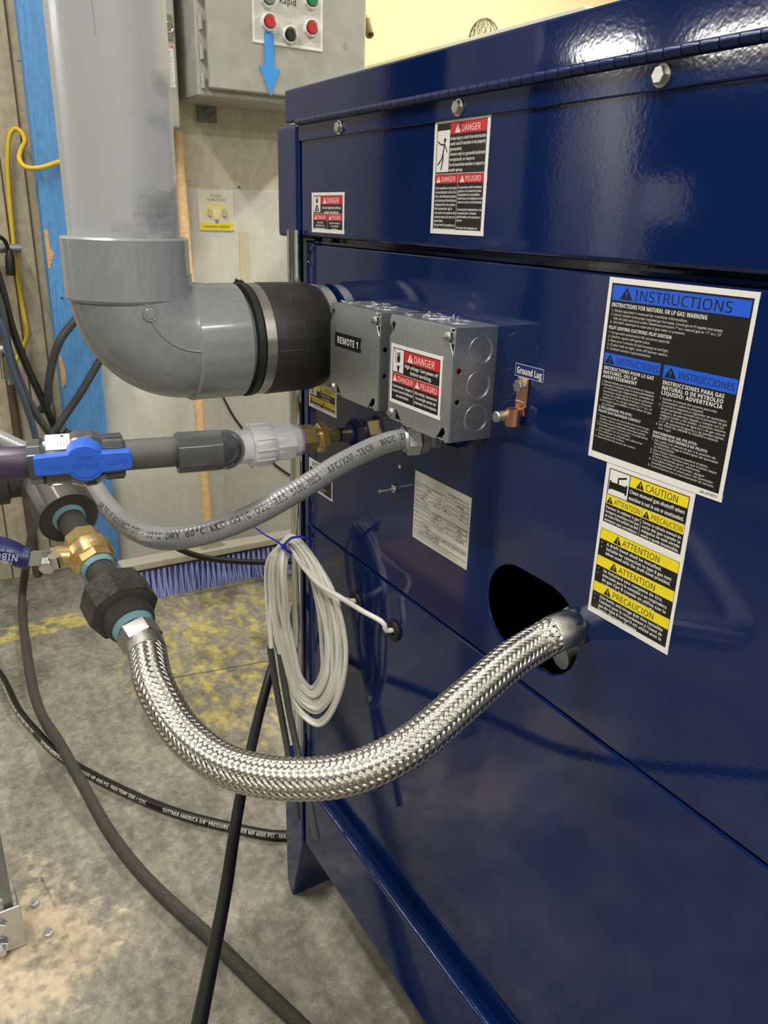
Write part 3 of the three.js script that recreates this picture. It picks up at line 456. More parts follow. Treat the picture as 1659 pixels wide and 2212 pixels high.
{
  const A = junctionBox(-0.800, -0.694, 0.949, 1.049, 0.047, 'galvanized junction box marked remote beside black rubber coupling', 'galvanized junction boxes');
  const B = junctionBox(-0.6715, -0.5655, 0.947, 1.0505, 0.0475, 'galvanized junction box with red danger sticker on its cover', 'galvanized junction boxes');
  const stick = (J, u0, u1, v0, v1, pxmm, draw, name, lab) => {
    const w = (u1 - u0) * J.w, h = (v1 - v0) * J.h, g = new THREE.BoxGeometry(w, h, 0.0004).translate(((u0 + u1) / 2 - 0.5) * J.w, (v0 + v1) / 2 * J.h, J.depth + 0.002);
    part(mesh(name, g, std({ map: canvasTex(Math.round(w * 1000 * pxmm), Math.round(h * 1000 * pxmm), (x, W, H) => { x.scale(W / 100, W / 100); draw(x, 100, H / W * 100); }), roughness: 0.4 }), J.t), lab);
  };
  stick(A, 0.11, 0.66, 0.545, 0.70, 12, (x, W, H) => { rect(x, '#0e0e0e', 0, 0, W, H); txt(x, 'REMOTE 1', 50, H / 2 + 0.8, H * 0.66, { align: 'center', max: 84 }); }, 'name_sticker', 'black sticker reading REMOTE 1');
  stick(B, 0.035, 0.87, 0.18, 0.74, 12, (x, W, H) => {
    rect(x, WH, 0, 0, W, H); rect(x, BK, 4, 4, W - 8, H - 8); rect(x, WH, 5, 5, 21.5, 25); figure(x, 15, 18, 20, 'hand'); banner(x, 'DANGER', 28, 5, 67, 12, RD, WH, RD, 0.86);
    lines(x, ['High voltage. Turn power off', 'before servicing.'], 61, 21, 5.2, 6, { align: 'center', max: 64 }); rect(x, WH, 4, 31.4, 92, 0.5); rect(x, WH, 49, 31.6, 0.5, H - 36);
    banner(x, 'DANGER', 4.6, 32.2, 43.6, 9.6, RD, WH, RD, 0.84); banner(x, 'PELIGRO', 50, 32.2, 45.6, 9.6, RD, WH, RD, 0.84);
    lines(x, ['Haute tension. Couper le', "courant avant d'effectuer", 'un entretien.'], 26.5, 46, 4.3, 5.2, { align: 'center', max: 42 }); lines(x, ['Alto voltaje. Desconectar', 'la energía antes de', 'intervenir en la máquina.'], 72.5, 46, 4.3, 5.2, { align: 'center', max: 43 });
  }, 'danger_sticker', 'white sticker with red danger banners');
  mesh('wire', sweep([V(0.036, 0.03, 0.02), V(0.046, 0.06, 0.036), V(0.046, 0.08, 0.04), V(0.038, 0.088, 0.03), V(0.03, 0.07, 0.02)], 0.0022, { n: 40, s: 10 }), std({ color: 0xb01e1e, roughness: 0.4 }), B.t);
  const sh = [];                                     // loose plastic shavings lying on both boxes
  for (const J of [A, B]) for (let k = 0; k < 26; k++) {
    const a = V(rr(-0.045, 0.035), J.h + 0.0006, rr(0.006, 0.042)).add(J.t.position), m = V(rr(-0.003, 0.003), rr(0.0003, 0.003), rr(-0.003, 0.003)).add(a), e = V(rr(-0.006, 0.006), rr(0.0002, 0.0015), rr(-0.003, 0.003)).add(a);
    sh.push(sweep([a, m, e], 0.00022, { n: 8, s: 5 }));
  }
  const q = tag(mesh('plastic_shavings', merge(sh), M.white), 'thin white plastic shavings scattered on the junction box tops', 'shavings'); q.userData.kind = 'stuff';
}
// ---------------------------------------------------------------- grey vent pipe, elbow, rubber coupling
const SMX = 290;
const VX = -0.909, VZ = 0.24, VY = 0.996;
{
  const smear = canvasTex(1024, 2048, (x, W, H) => {      // u around, v up the pipe
    rect(x, '#b3b5b9', 0, 0, W, H);
    for (let k = 0; k < 900; k++) { x.globalAlpha = rr(0.02, 0.07); rect(x, rnd() < 0.5 ? '#9c9fa3' : '#c2c4c7', rr(0, W), rr(-100, H), rr(1, 4), rr(60, 420)); }
    const blob = (a, b, s, n, c) => { for (let k = 0; k < n; k++) { x.globalAlpha = rr(0.05, 0.14); x.strokeStyle = c; x.lineWidth = rr(3, 14); x.beginPath(); const u = a + rr(-s, s), v = b + rr(-s, s) * 0.35; x.moveTo(u, v); x.quadraticCurveTo(u + rr(15, 40), v - rr(-3, 7), u + rr(40, 120), v + rr(-6, 6)); x.stroke(); } };
    blob(SMX, H * 0.974, 50, 30, '#74797f'); blob(SMX - 20, H * 0.990, 90, 40, '#6a6e75'); blob(SMX + 60, H * 0.924, 26, 18, '#83878c'); blob(SMX + 20, H * 0.94, 26, 8, '#83878c');
    x.globalAlpha = 0.5; x.strokeStyle = '#5c5f63'; x.lineWidth = 2; x.beginPath(); x.moveTo(SMX - 110, H * 0.88); x.lineTo(SMX - 104, H * 0.91); x.stroke(); x.globalAlpha = 1;
  });
  const g = new THREE.CylinderGeometry(0.0572, 0.0572, 2.32, 72, 1).translate(0, 1.16, 0);
  const t = tag(mesh('vent_pipe', g, phy({ map: smear, roughness: 0.36, clearcoat: 0.35, clearcoatRoughness: 0.2 })), 'thick grey plastic vent pipe rising out of the elbow', 'pipe');
  t.position.set(VX, 1.08, VZ);
}
M.vent = phy({ map: rep(tintTex([140, 144, 148], [151, 155, 159], 1 / 20, 1 / 20, 4, 1.6), 6, 2), roughness: 0.3, clearcoat: 0.6, clearcoatRoughness: 0.12 });
{
  const t = thing('pipe_elbow', 'grey plastic ninety degree elbow under the vent pipe', 'pipe elbow', [VX, VY, VZ]);
  const R = 0.066, rc = 0.058, rb = 0.0625;
  const arc = []; for (let k = 0; k <= 16; k++) { const a = k / 16 * Math.PI / 2; arc.push(V(0, rc - rc * Math.sin(a), -rc + rc * Math.cos(a))); }
  mesh('bend', sweep([V(0, rc + 0.014, 0), ...arc, V(0, 0, -rc - 0.012)], rb, { n: 60, s: 56, ref: V(1, 0, 0) }), M.vent, t);
  const hub = (r, a, b) => lathe([[rb - 0.004, a], [r - 0.002, a], [r, a + 0.003], [r, b - 0.002], [r - 0.002, b], [0.0565, b], [0.0565, a + 0.02]], 64);
  mesh('upper_hub', hub(R, 0.051, 0.1155), M.vent, t);
  mesh('outlet_hub', hub(R, 0.056, 0.12).rotateX(-Math.PI / 2), M.vent, t);
  // raised inner throat that carries both hubs down the inside of the bend
  mesh('throat', sweep([V(0, rc + 0.02, -0.004), ...arc.map((p) => p.clone().add(V(0, 0.004, -0.004))), V(0, 0.003, -rc - 0.02)], 0.0638, { n: 60, s: 56, ref: V(1, 0, 0) }), M.vent, t);
  const seam = []; for (let k = 0; k <= 14; k++) { const a = k / 14 * Math.PI / 2, c = V(0, rc - rc * Math.sin(a), -rc + rc * Math.cos(a)); seam.push(c.add(V(0.0635, 0, 0))); }
  mesh('seam_ridge', sweep(seam, 0.0014, { n: 40, s: 8, ref: V(1, 0, 0) }), M.vent, t);
  mesh('moulding_mark', lathe([[0, 0.0025], [0.005, 0.0022], [0.0065, 0.0012], [0.0075, 0.002], [0.0085, 0], [0, 0]], 28).rotateZ(-Math.PI / 2).translate(0.0635, 0.042, -0.004), M.vent, t);
}
{
  const tb = canvasTex(1024, 512, (x, W, H) => { rect(x, '#808080', 0, 0, W, H); const e = (s, a, b, z, r) => { x.save(); x.translate(a, b); x.rotate(r); txt(x, s, 0, 0, z, { c: '#c8c8c8', align: 'center' }); x.restore(); }; for (const a of [0, 512]) { e('NO', a + 390, 205, 34, -Math.PI / 2); e('4" CI-PL', a + 420, 290, 30, -Math.PI / 2); e('3083', a + 300, 200, 40, -Math.PI / 2); x.strokeStyle = '#d0d0d0'; x.lineWidth = 5; x.beginPath(); x.arc(a + 300, 290, 28, 0, 7); x.stroke(); e('CSA', a + 300, 290, 28, -Math.PI / 2); x.strokeRect(a + 215, 250, 50, 60); e('UPC', a + 240, 280, 24, -Math.PI / 2); } rect(x, '#dcdcdc', 240, 0, 4, H); }, false);
  const t = thing('rubber_coupling', 'black rubber pipe coupling clamped between elbow and blue panel', 'coupling', [VX, VY, 0]);
  const prof = [[0.056, 0.004], [0.061, 0.004], [0.062, 0.02], [0.0655, 0.03], [0.0662, 0.09], [0.064, 0.094], [0.064, 0.106], [0.0668, 0.109], [0.0668, 0.1155], [0.057, 0.1155]];
  const sg = lathe(prof, 72, 0.6).rotateX(Math.PI / 2); for (let i = 0; i < sg.attributes.uv.count; i++) sg.attributes.uv.setY(i, sg.attributes.position.getZ(i) / 0.12);
  mesh('sleeve', sg, std({ map: rep(tintTex([34, 34, 33], [50, 49, 47]), 4, 2), roughness: 0.5, bumpMap: tb, bumpScale: 0.0007 }), t);
  for (const [z, r] of [[0.1, 0.0646], [0.0115, 0.0618]]) {
    const c = mesh('band_clamp', lathe([[r, -0.0062], [r + 0.0009, -0.006], [r + 0.0009, 0.006], [r, 0.0062]], 72, 0.3).rotateX(Math.PI / 2).translate(0, 0, z), M.steel, t);
    mesh('worm_screw', merge([box(0.012, 0.014, 0.013, 0.002, 0, r + 0.005, z).rotateZ(0), cyl(0.0038, 0.024, 12).rotateZ(Math.PI / 2).translate(0.004, r + 0.006, z)]).applyMatrix4(new THREE.Matrix4().makeRotationZ(Math.PI * 0.72)), M.steel, c);
  }
  const fr = []; for (let k = 0; k < 5; k++) fr.push(orient(new THREE.ConeGeometry(0.004, 0.008, 6), V(rr(-0.02, 0.02), 0.067, 0.11 + rr(0, 0.006)), V(rr(-0.4, 0.4), 1, rr(0, 1))));
  mesh('torn_lip', merge(fr), M.rubberBlack, t);
  const vs = thing('vent_stub', 'grey pipe stub between the elbow hub and the rubber coupling', 'pipe', [VX, VY, 0.1]);
  mesh('wall', lathe([[0.052, -0.03], [0.0568, -0.03], [0.0568, 0.03], [0.052, 0.03], [0.052, -0.03]], 56).rotateX(Math.PI / 2), M.vent, vs);
}
// ---------------------------------------------------------------- PVC water line with ball valve
const PA = py(-260, 1022, 0.941), PB = py(380, 975, 0.941), E1 = py(487, 971, 0.941), PC = V(-0.872, 0.8745, 0.165), PD = V(-0.872, 0.875, 0.004);
{
  const dir = PB.clone().sub(PA).normalize(), at = (xp) => py(xp, 1010 - xp * 0.09, 0.941).sub(PA).dot(dir);
  const v0 = at(62), v1 = at(268), vc = at(184), e0 = at(378);
  const camDir = CAM.clone().sub(PA.clone().addScaledVector(dir, vc));
  const up = V(0, 1, 0);
  // left pipe run
  const left = tag(mesh('pvc_pipe', orient(lathe([[0, 0], [0.01335, 0], [0.01335, v0 + 0.012], [0, v0 + 0.012]], 36), PA, dir), M.pvcPipe), 'grey plastic pipe with purple primer leading into blue handled valve', 'pipe');
  part(mesh('primer_stain', orient(lathe([[0.0134, v0 - 0.022], [0.01375, v0 - 0.02], [0.01375, v0 + 0.01], [0.0134, v0 + 0.012]], 36), PA, dir), M.primer, left), 'purple primer stain');
  // valve
  const t = frameGroup(thing('ball_valve', 'dark grey plastic ball valve with blue lever handle', 'valve'), PA.clone().addScaledVector(dir, v0), dir, up), L = v1 - v0, c = vc - v0;
  mesh('body', merge([lathe([[0.0135, 0], [0.0185, 0], [0.0188, 0.002], [0.0188, 0.010], [0.0135, 0.0102]], 40), lathe([[0.0135, 0.0125], [0.0205, 0.0125], [0.0212, 0.015], [0.0212, L * 0.42], [0.0235, L * 0.5], [0.024, c], [0.0235, L * 0.68], [0.0188, L * 0.78], [0.0186, L * 0.985], [0.018, L], [0.0135, L]], 48, 0.35)]), M.pvcDark, t);
  mesh('union_ring', lathe([[0.0185, 0.0095], [0.0192, 0.0102], [0.0192, 0.0122], [0.0185, 0.013]], 40), M.rubberBlack, t);
  for (let k = 0; k < 10; k++) { const a = k / 10 * Math.PI * 2; mesh('grip_rib', box(0.0016, L * 0.2, 0.0016, 0.0005, Math.cos(a) * 0.0189, L * 0.885, Math.sin(a) * 0.0189), M.pvcDark, t); }
  // the lever sits on a stem that points at the viewer side: local frame z up, x sideways
  const h = new THREE.Group(); h.name = 'handle'; t.add(h);
  const side = dir.clone().cross(up).x > 0 ? 1 : -1;                 // world +x side of the pipe
  const lx = frameGroup(new THREE.Group(), V(0, 0, 0), dir, up); const s = V(1, 0, 0).applyQuaternion(lx.quaternion).x > 0 ? 1 : -1;
  h.position.set(s * 0.0275, c, 0.0055); h.rotation.set(0, s * Math.PI / 2, 0);
  // in the handle frame: x = along world up (z of valve frame), y = along pipe, z = out of the pipe
  const hs = new THREE.Shape(); const w1 = 0.0062, w2 = 0.0078, rl = 0.0152, ll = c - 0.005, lr = L - c + 0.005;
  hs.moveTo(-w2, lr - 0.004); hs.lineTo(-w2, 0.012); hs.absarc(0, 0, rl, Math.PI - 0.95, Math.PI + 0.95, false); hs.lineTo(-w2, -ll + 0.003); hs.quadraticCurveTo(-w2, -ll, -w2 + 0.004, -ll); hs.lineTo(w2 - 0.004, -ll); hs.quadraticCurveTo(w2, -ll, w2, -ll + 0.004); hs.lineTo(w2, -0.012); hs.absarc(0, 0, rl, -0.95, 0.95, false); hs.lineTo(w2, lr - 0.004); hs.quadraticCurveTo(w2, lr, w2 - 0.004, lr); hs.lineTo(-w2 + 0.004, lr); hs.quadraticCurveTo(-w2, lr, -w2, lr - 0.004);
  mesh('lever', extr(hs, 0.011, 0.0012, 20).translate(0, 0, -0.003), M.blueHandle, h);
  mesh('hub', merge([cyl(0.0162, 0.02, 40, 0.0152).rotateX(Math.PI / 2).translate(0, 0, -0.003), cyl(0.0118, 0.0012, 36).rotateX(Math.PI / 2).translate(0, 0, 0.0082)]), M.blueHandle, h);
  globalThis.__fonts ??= await new FontLoader().loadAsync('fonts/droid/droid_sans_bold.typeface.json');
  const word = (str, size, px_, py_, flip) => { const g = new TextGeometry(str, { font: globalThis.__fonts, size, depth: 0.0006, curveSegments: 3 }); g.computeBoundingBox(); const b = g.boundingBox; g.translate(-(b.min.x + b.max.x) / 2, -(b.min.y + b.max.y) / 2, 0); g.rotateZ(Math.PI / 2 * flip).translate(px_, py_, 0.0079); return g; };
  const fl = s > 0 ? 1 : -1;
  mesh('lettering', merge([word('SPEARS', 0.0042, 0.001, 0, -fl).translate(0, 0, 0.0011), word('U.S.A.', 0.003, -0.005 * fl, 0, -fl).translate(0, 0, 0.0011), word('CLOSE', 0.0042, 0, lr * 0.68, -fl), word('OPEN', 0.0042, 0, -ll * 0.66, -fl), ...[1, -1].map((q) => extr(shapeOf([[0, -0.0014], [0, 0.0014], [0.0028, 0.0014], [0.0028, 0.003], [0.0058, 0], [0.0028, -0.003], [0.0028, -0.0014]]), 0.0007, 0.0001).translate(-0.003, q * 0.0185, 0.0079))]), M.blueHandle, h);
  // white paper label on top of the body
  const lab = []; for (let k = 0; k <= 10; k++) lab.push(k);
  const cg = new THREE.CylinderGeometry(0.0219, 0.0219, 0.026, 16, 1, true, Math.PI * 0.5 - 0.55 - Math.PI / 2, 0.95); cg.rotateY(s > 0 ? 0.5 : -0.5);
  part(mesh('paper_label', cg.translate(0, 0.0275, 0), std({ map: canvasTex(256, 256, (x, W, H) => { rect(x, '#d9d9d6', 0, 0, W, H); x.fillStyle = '#20242c'; for (const a of [64]) { x.beginPath(); x.moveTo(a, 110); x.lineTo(a + 24, 128); x.lineTo(a, 146); x.lineTo(a - 24, 128); x.fill(); } for (let k = 0; k < 4; k++) rect(x, '#9a9a98', 120, 90 + k * 22, 90, 6); }), roughness: 0.5, side: THREE.DoubleSide }), t), 'white paper label');
  // pipe to the first elbow
  tag(mesh('pvc_pipe', orient(lathe([[0, 0], [0.01335, 0], [0.01335, e0 - v1 + 0.02], [0, e0 - v1 + 0.02]], 36), PA.clone().addScaledVector(dir, v1 - 0.008), dir), M.pvcPipe), 'short scuffed grey pipe between blue handled valve and dark elbow', 'pipe');
  // elbows: the first turns away from the aisle, the second turns to the machine
  const el = (A, d1, d2, lab, len) => {
    const q = thing('pvc_elbow', lab, 'pipe elbow', A.toArray()), r = 0.0175, k = 0.0135;
    mesh('bend', sweep([d1.clone().multiplyScalar(-k * 1.5), d1.clone().multiplyScalar(-k), d1.clone().multiplyScalar(-k * 0.35).addScaledVector(d2, k * 0.35), d2.clone().multiplyScalar(k), d2.clone().multiplyScalar(k * 1.5)], r, { n: 30, s: 36 }), M.pvcDark, q);
    const sock = (d) => orient(lathe([[0.0134, 0.004], [r + 0.0002, 0.004], [r + 0.0006, 0.008], [r + 0.0006, len - 0.001], [r - 0.0005, len], [0.0134, len]], 40), V(0, 0, 0), d);
    mesh('socket', sock(d1.clone().negate()), M.pvcDark, q); mesh('socket', sock(d2), M.pvcDark, q);
    return q;
  };
  const cross = PC.clone().sub(E1).normalize(), inw = PD.clone().sub(PC).normalize();
  el(E1, dir, cross, 'glossy dark grey elbow ending the scuffed pipe', E1.clone().sub(PB).length());
  el(PC, cross, inw, 'dark grey elbow turning toward the white union', 0.034);
  const cl = PC.clone().sub(E1).length();
  tag(mesh('pvc_pipe', orient(lathe([[0, 0.02], [0.01335, 0.02], [0.01335, cl - 0.02], [0, cl - 0.02]], 32), E1, cross), M.pvcPipe), 'short grey pipe hidden between the two dark elbows', 'pipe');
  // union and brass
  const u = frameGroup(thing('pipe_union', 'white plastic pipe union between dark elbow and brass fitting', 'union'), V(-0.872, 0.8745, 0.135), inw);
  mesh('tail', lathe([[0.013, -0.004], [0.0195, -0.004], [0.02, 0], [0.021, 0.02], [0.013, 0.02]], 40), M.pvcWhite, u);
  const nut = mesh('nut', lathe([[0.014, 0.012], [0.0245, 0.012], [0.0265, 0.016], [0.0265, 0.034], [0.024, 0.042], [0.014, 0.042]], 48), M.pvcWhite, u);
  for (let k = 0; k < 12; k++) { const a = k / 12 * Math.PI * 2; mesh('rib', box(0.003, 0.024, 0.002, 0.0007, 0, 0.026, 0.0268).rotateY(a), M.pvcWhite, nut); }
  mesh('end_piece', merge([lathe([[0.013, 0.04], [0.0215, 0.04], [0.0225, 0.044], [0.021, 0.07], [0.019, 0.078], [0.013, 0.078]], 40), poly(8, 0.0235, 0.026, 0.001).translate(0, 0.042, 0)]), M.pvcWhite, u);
  part(mesh('primer_stain', lathe([[0.0192, 0.0755], [0.0196, 0.077], [0.0196, 0.0795], [0.0188, 0.0805]], 40), std({ color: 0x9a86b0, roughness: 0.4 }), u), 'pale purple primer stain');
  const b = frameGroup(thing('brass_fitting', 'brass hex adapter between white union and blue panel', 'fitting'), V(-0.872, 0.8745, 0.058), inw);
  mesh('collar', lathe([[0.008, -0.006], [0.0165, -0.006], [0.0165, 0.004], [0.008, 0.004]], 36), M.brass, b);
  mesh('hex_body', poly(6, 0.0185, 0.02, 0.0012).translate(0, 0.002, 0), M.brass, b);
  mesh('neck', lathe([[0.006, 0.02], [0.0135, 0.02], [0.0125, 0.03], [0.006, 0.03]], 32), M.brass, b);
  mesh('hex_nut', poly(6, 0.019, 0.011, 0.001, 0, 0.4).translate(0, 0.028, 0), M.brass, b);
  mesh('nipple', lathe([[0, 0.036], [0.011, 0.038], [0.009, 0.057], [0, 0.058]], 28), M.brass, b);
}
// ---------------------------------------------------------------- gas line
const G0 = pd(150, 1120, 0.80), G1 = pd(300, 1375, 0.69), GD = G1.clone().sub(G0).normalize();
{
  const at = (s) => G0.clone().addScaledVector(GD, s);
  const rc = frameGroup(thing('pipe_reducer', 'thick black iron reducer coupling below the blue handled valve', 'coupling'), G0, GD);
  mesh('body', lathe([[0, 0], [0.014, 0], [0.0275, 0], [0.0292, 0.001], [0.03, -0.0015], [0.03, -0.058], [0.0285, -0.06], [0, -0.06]].map(([r, y]) => [r, y - 0.001]), 64, 0.4), M.ironSmooth, rc);
  part(mesh('sealant', lathe([[0.0132, 0], [0.0163, -0.001], [0.016, 0.0022], [0.0145, 0.0045], [0.0132, 0.004]], 36), M.teal, rc), 'teal thread sealant');
  const tee = thing('pipe_tee', 'oily black iron pipe tee behind the reducer coupling', 'pipe', [0, 0, 0]), tq = at(-0.065);
  mesh('run', merge([orient(lathe([[0, 0], [0.0245, 0], [0.0245, -0.012], [0.021, -0.014], [0.021, -0.05], [0, -0.05]], 36), tq, GD), orient(lathe([[0, 0], [0.021, 0], [0.021, 0.035], [0.0265, 0.037], [0.0265, 0.055], [0.018, 0.056], [0.018, 0.25], [0, 0.25]], 36), at(-0.085), V(-0.05, -0.02, 1))]), M.iron, tee);
  tag(mesh('pipe_nipple', orient(lathe([[0, -0.004], [0.01335, -0.004], [0.01335, 0.055], [0, 0.055]], 36), at(0), GD), M.iron), 'short black iron nipple between reducer and brass valve', 'pipe');
  const v = frameGroup(thing('gas_valve', 'brass gas shutoff valve with dark blue lever', 'valve'), at(0.037), GD);
  mesh('body', merge([poly(8, 0.0185, 0.017, 0.001, 0, 0.3), lathe([[0.01, 0.014], [0.019, 0.014], [0.0215, 0.02], [0.0215, 0.031], [0.0195, 0.036], [0.01, 0.036]], 40, 0.4), poly(8, 0.0192, 0.015, 0.001, 0, 0.1).translate(0, 0.031, 0)]), M.brass, v);
  part(mesh('sealant', lathe([[0.0134, 0.045], [0.0165, 0.045], [0.0162, 0.0485], [0.0145, 0.051], [0.0134, 0.0505]], 36), M.teal, v), 'teal thread sealant');
  // lever in world space, built relative to the valve
  const inv = (g) => { v.updateMatrixWorld(true); return g.applyMatrix4(v.matrixWorld.clone().invert()); };
  const vc = at(0.062), s0 = pd(141, 1200, 0.752), out = V(0.12, -0.02, 1).normalize();
  mesh('stem', inv(merge([orient(cyl(0.0085, 0.036, 24).translate(0, 0.018, 0), vc, s0.clone().sub(vc)), orient(cyl(0.0055, 0.05, 20).translate(0, 0.025, 0), vc, s0.clone().sub(vc))])), M.brass, v);
  const flat = (pts, hgts, th, mat, name, par) => { // vertical strip along points
    const pos = [], idx = []; pts.forEach((p, i) => { const T = (pts[i + 1] ?? p).clone().sub(pts[i - 1] ?? p).normalize(), n = T.clone().cross(V(0, 1, 0)).normalize().multiplyScalar(th / 2), h = hgts[i] / 2; for (const [a, b] of [[1, -1], [1, 1], [-1, 1], [-1, -1]]) pos.push(p.x + n.x * a, p.y + h * b, p.z + n.z * a); });
    for (let i = 0; i < pts.length - 1; i++) for (let k = 0; k < 4; k++) { const a = i * 4 + k, b = i * 4 + (k + 1) % 4; idx.push(a, a + 4, b, b, a + 4, b + 4); }
    const e = (pts.length - 1) * 4; idx.push(0, 1, 2, 0, 2, 3, e, e + 2, e + 1, e, e + 3, e + 2);
    const g = new THREE.BufferGeometry(); g.setAttribute('position', new THREE.Float32BufferAttribute(pos, 3)); g.setIndex(idx); const q = g.toNonIndexed(); q.computeVertexNormals(); q.setAttribute('uv', new THREE.Float32BufferAttribute(new Float32Array(q.attributes.position.count * 2), 2)); return mesh(name, inv(q), mat, par);
  };
  flat([pd(137, 1188, 0.752), pd(128, 1192, 0.748), pd(112, 1203, 0.742), pd(90, 1206, 0.738), pd(58, 1206, 0.733)], [0.008, 0.011, 0.013, 0.0145, 0.0145], 0.0024, M.zinc, 'lever_plate', v);
  mesh('lever_nut', inv(merge([orient(poly(6, 0.0075, 0.009, 0.0007), pd(104, 1214, 0.735), V(0.75, -0.35, 0.3)), orient(lathe([[0, 0.012], [0.006, 0.011], [0.0065, 0], [0, 0]], 20), pd(122, 1222, 0.735), V(0.1, 1, 0.1))])), M.chrome, v);
  const sl = mesh('lever_sleeve', inv(sweep([pd(64, 1206, 0.733), pd(45, 1203, 0.731), pd(22, 1190, 0.728), pd(0, 1184, 0.725), pd(-70, 1176, 0.712), pd(-150, 1170, 0.70)], 0.0104, { n: 30, s: 20 })), M.blueSleeve, v);
  const nb = (str, size, xp, yp) => { const g = new TextGeometry(str, { font: globalThis.__fonts, size, depth: 0.0003, curveSegments: 3 }); g.computeBoundingBox(); g.translate(-g.boundingBox.max.x / 2, -size / 2, 0).rotateZ(Math.PI); const q = pd(xp, yp, 0.7135), m = new THREE.Matrix4().makeBasis(RIGHT, DOWN.clone().negate(), FWD.clone().negate()); g.rotateZ(-0.14).applyMatrix4(m).translate(q.x, q.y, q.z); return g; };
  part(mesh('print', inv(merge([nb('NIBCO', 0.0062, 8, 1202), nb('T-585-70', 0.0028, 9, 1214), nb('600 WOG', 0.0028, 9, 1189)])), std({ color: 0x8c93b4, roughness: 0.5 }), sl), 'pale printed lettering');
  tag(mesh('pipe_nipple', orient(lathe([[0, 0.078], [0.01335, 0.078], [0.01335, 0.13], [0, 0.13]], 36), at(0), GD), M.iron), 'scratched black iron nipple between brass valve and hex union', 'pipe');
  const un = frameGroup(thing('iron_union', 'black iron hex union joining nipple and braided hose', 'union'), at(0.121), GD);
  mesh('hex_nut', poly(8, 0.0315, 0.03, 0.0018, 0, 0.2), M.iron, un);
  mesh('ground_seat', merge([lathe([[0.012, -0.012], [0.019, -0.012], [0.0205, -0.004], [0.0205, 0.002], [0.012, 0.002]], 40), lathe([[0.012, 0.028], [0.0275, 0.028], [0.028, 0.0305], [0.0255, 0.033], [0.0225, 0.034], [0.0215, 0.046], [0.02, 0.0485], [0.012, 0.0485]], 48, 0.35)]), M.iron, un);
  part(mesh('sealant', lathe([[0.0138, 0.048], [0.0188, 0.048], [0.0184, 0.051], [0.016, 0.0545], [0.0138, 0.054]], 36), M.teal, un), 'teal thread sealant');
}
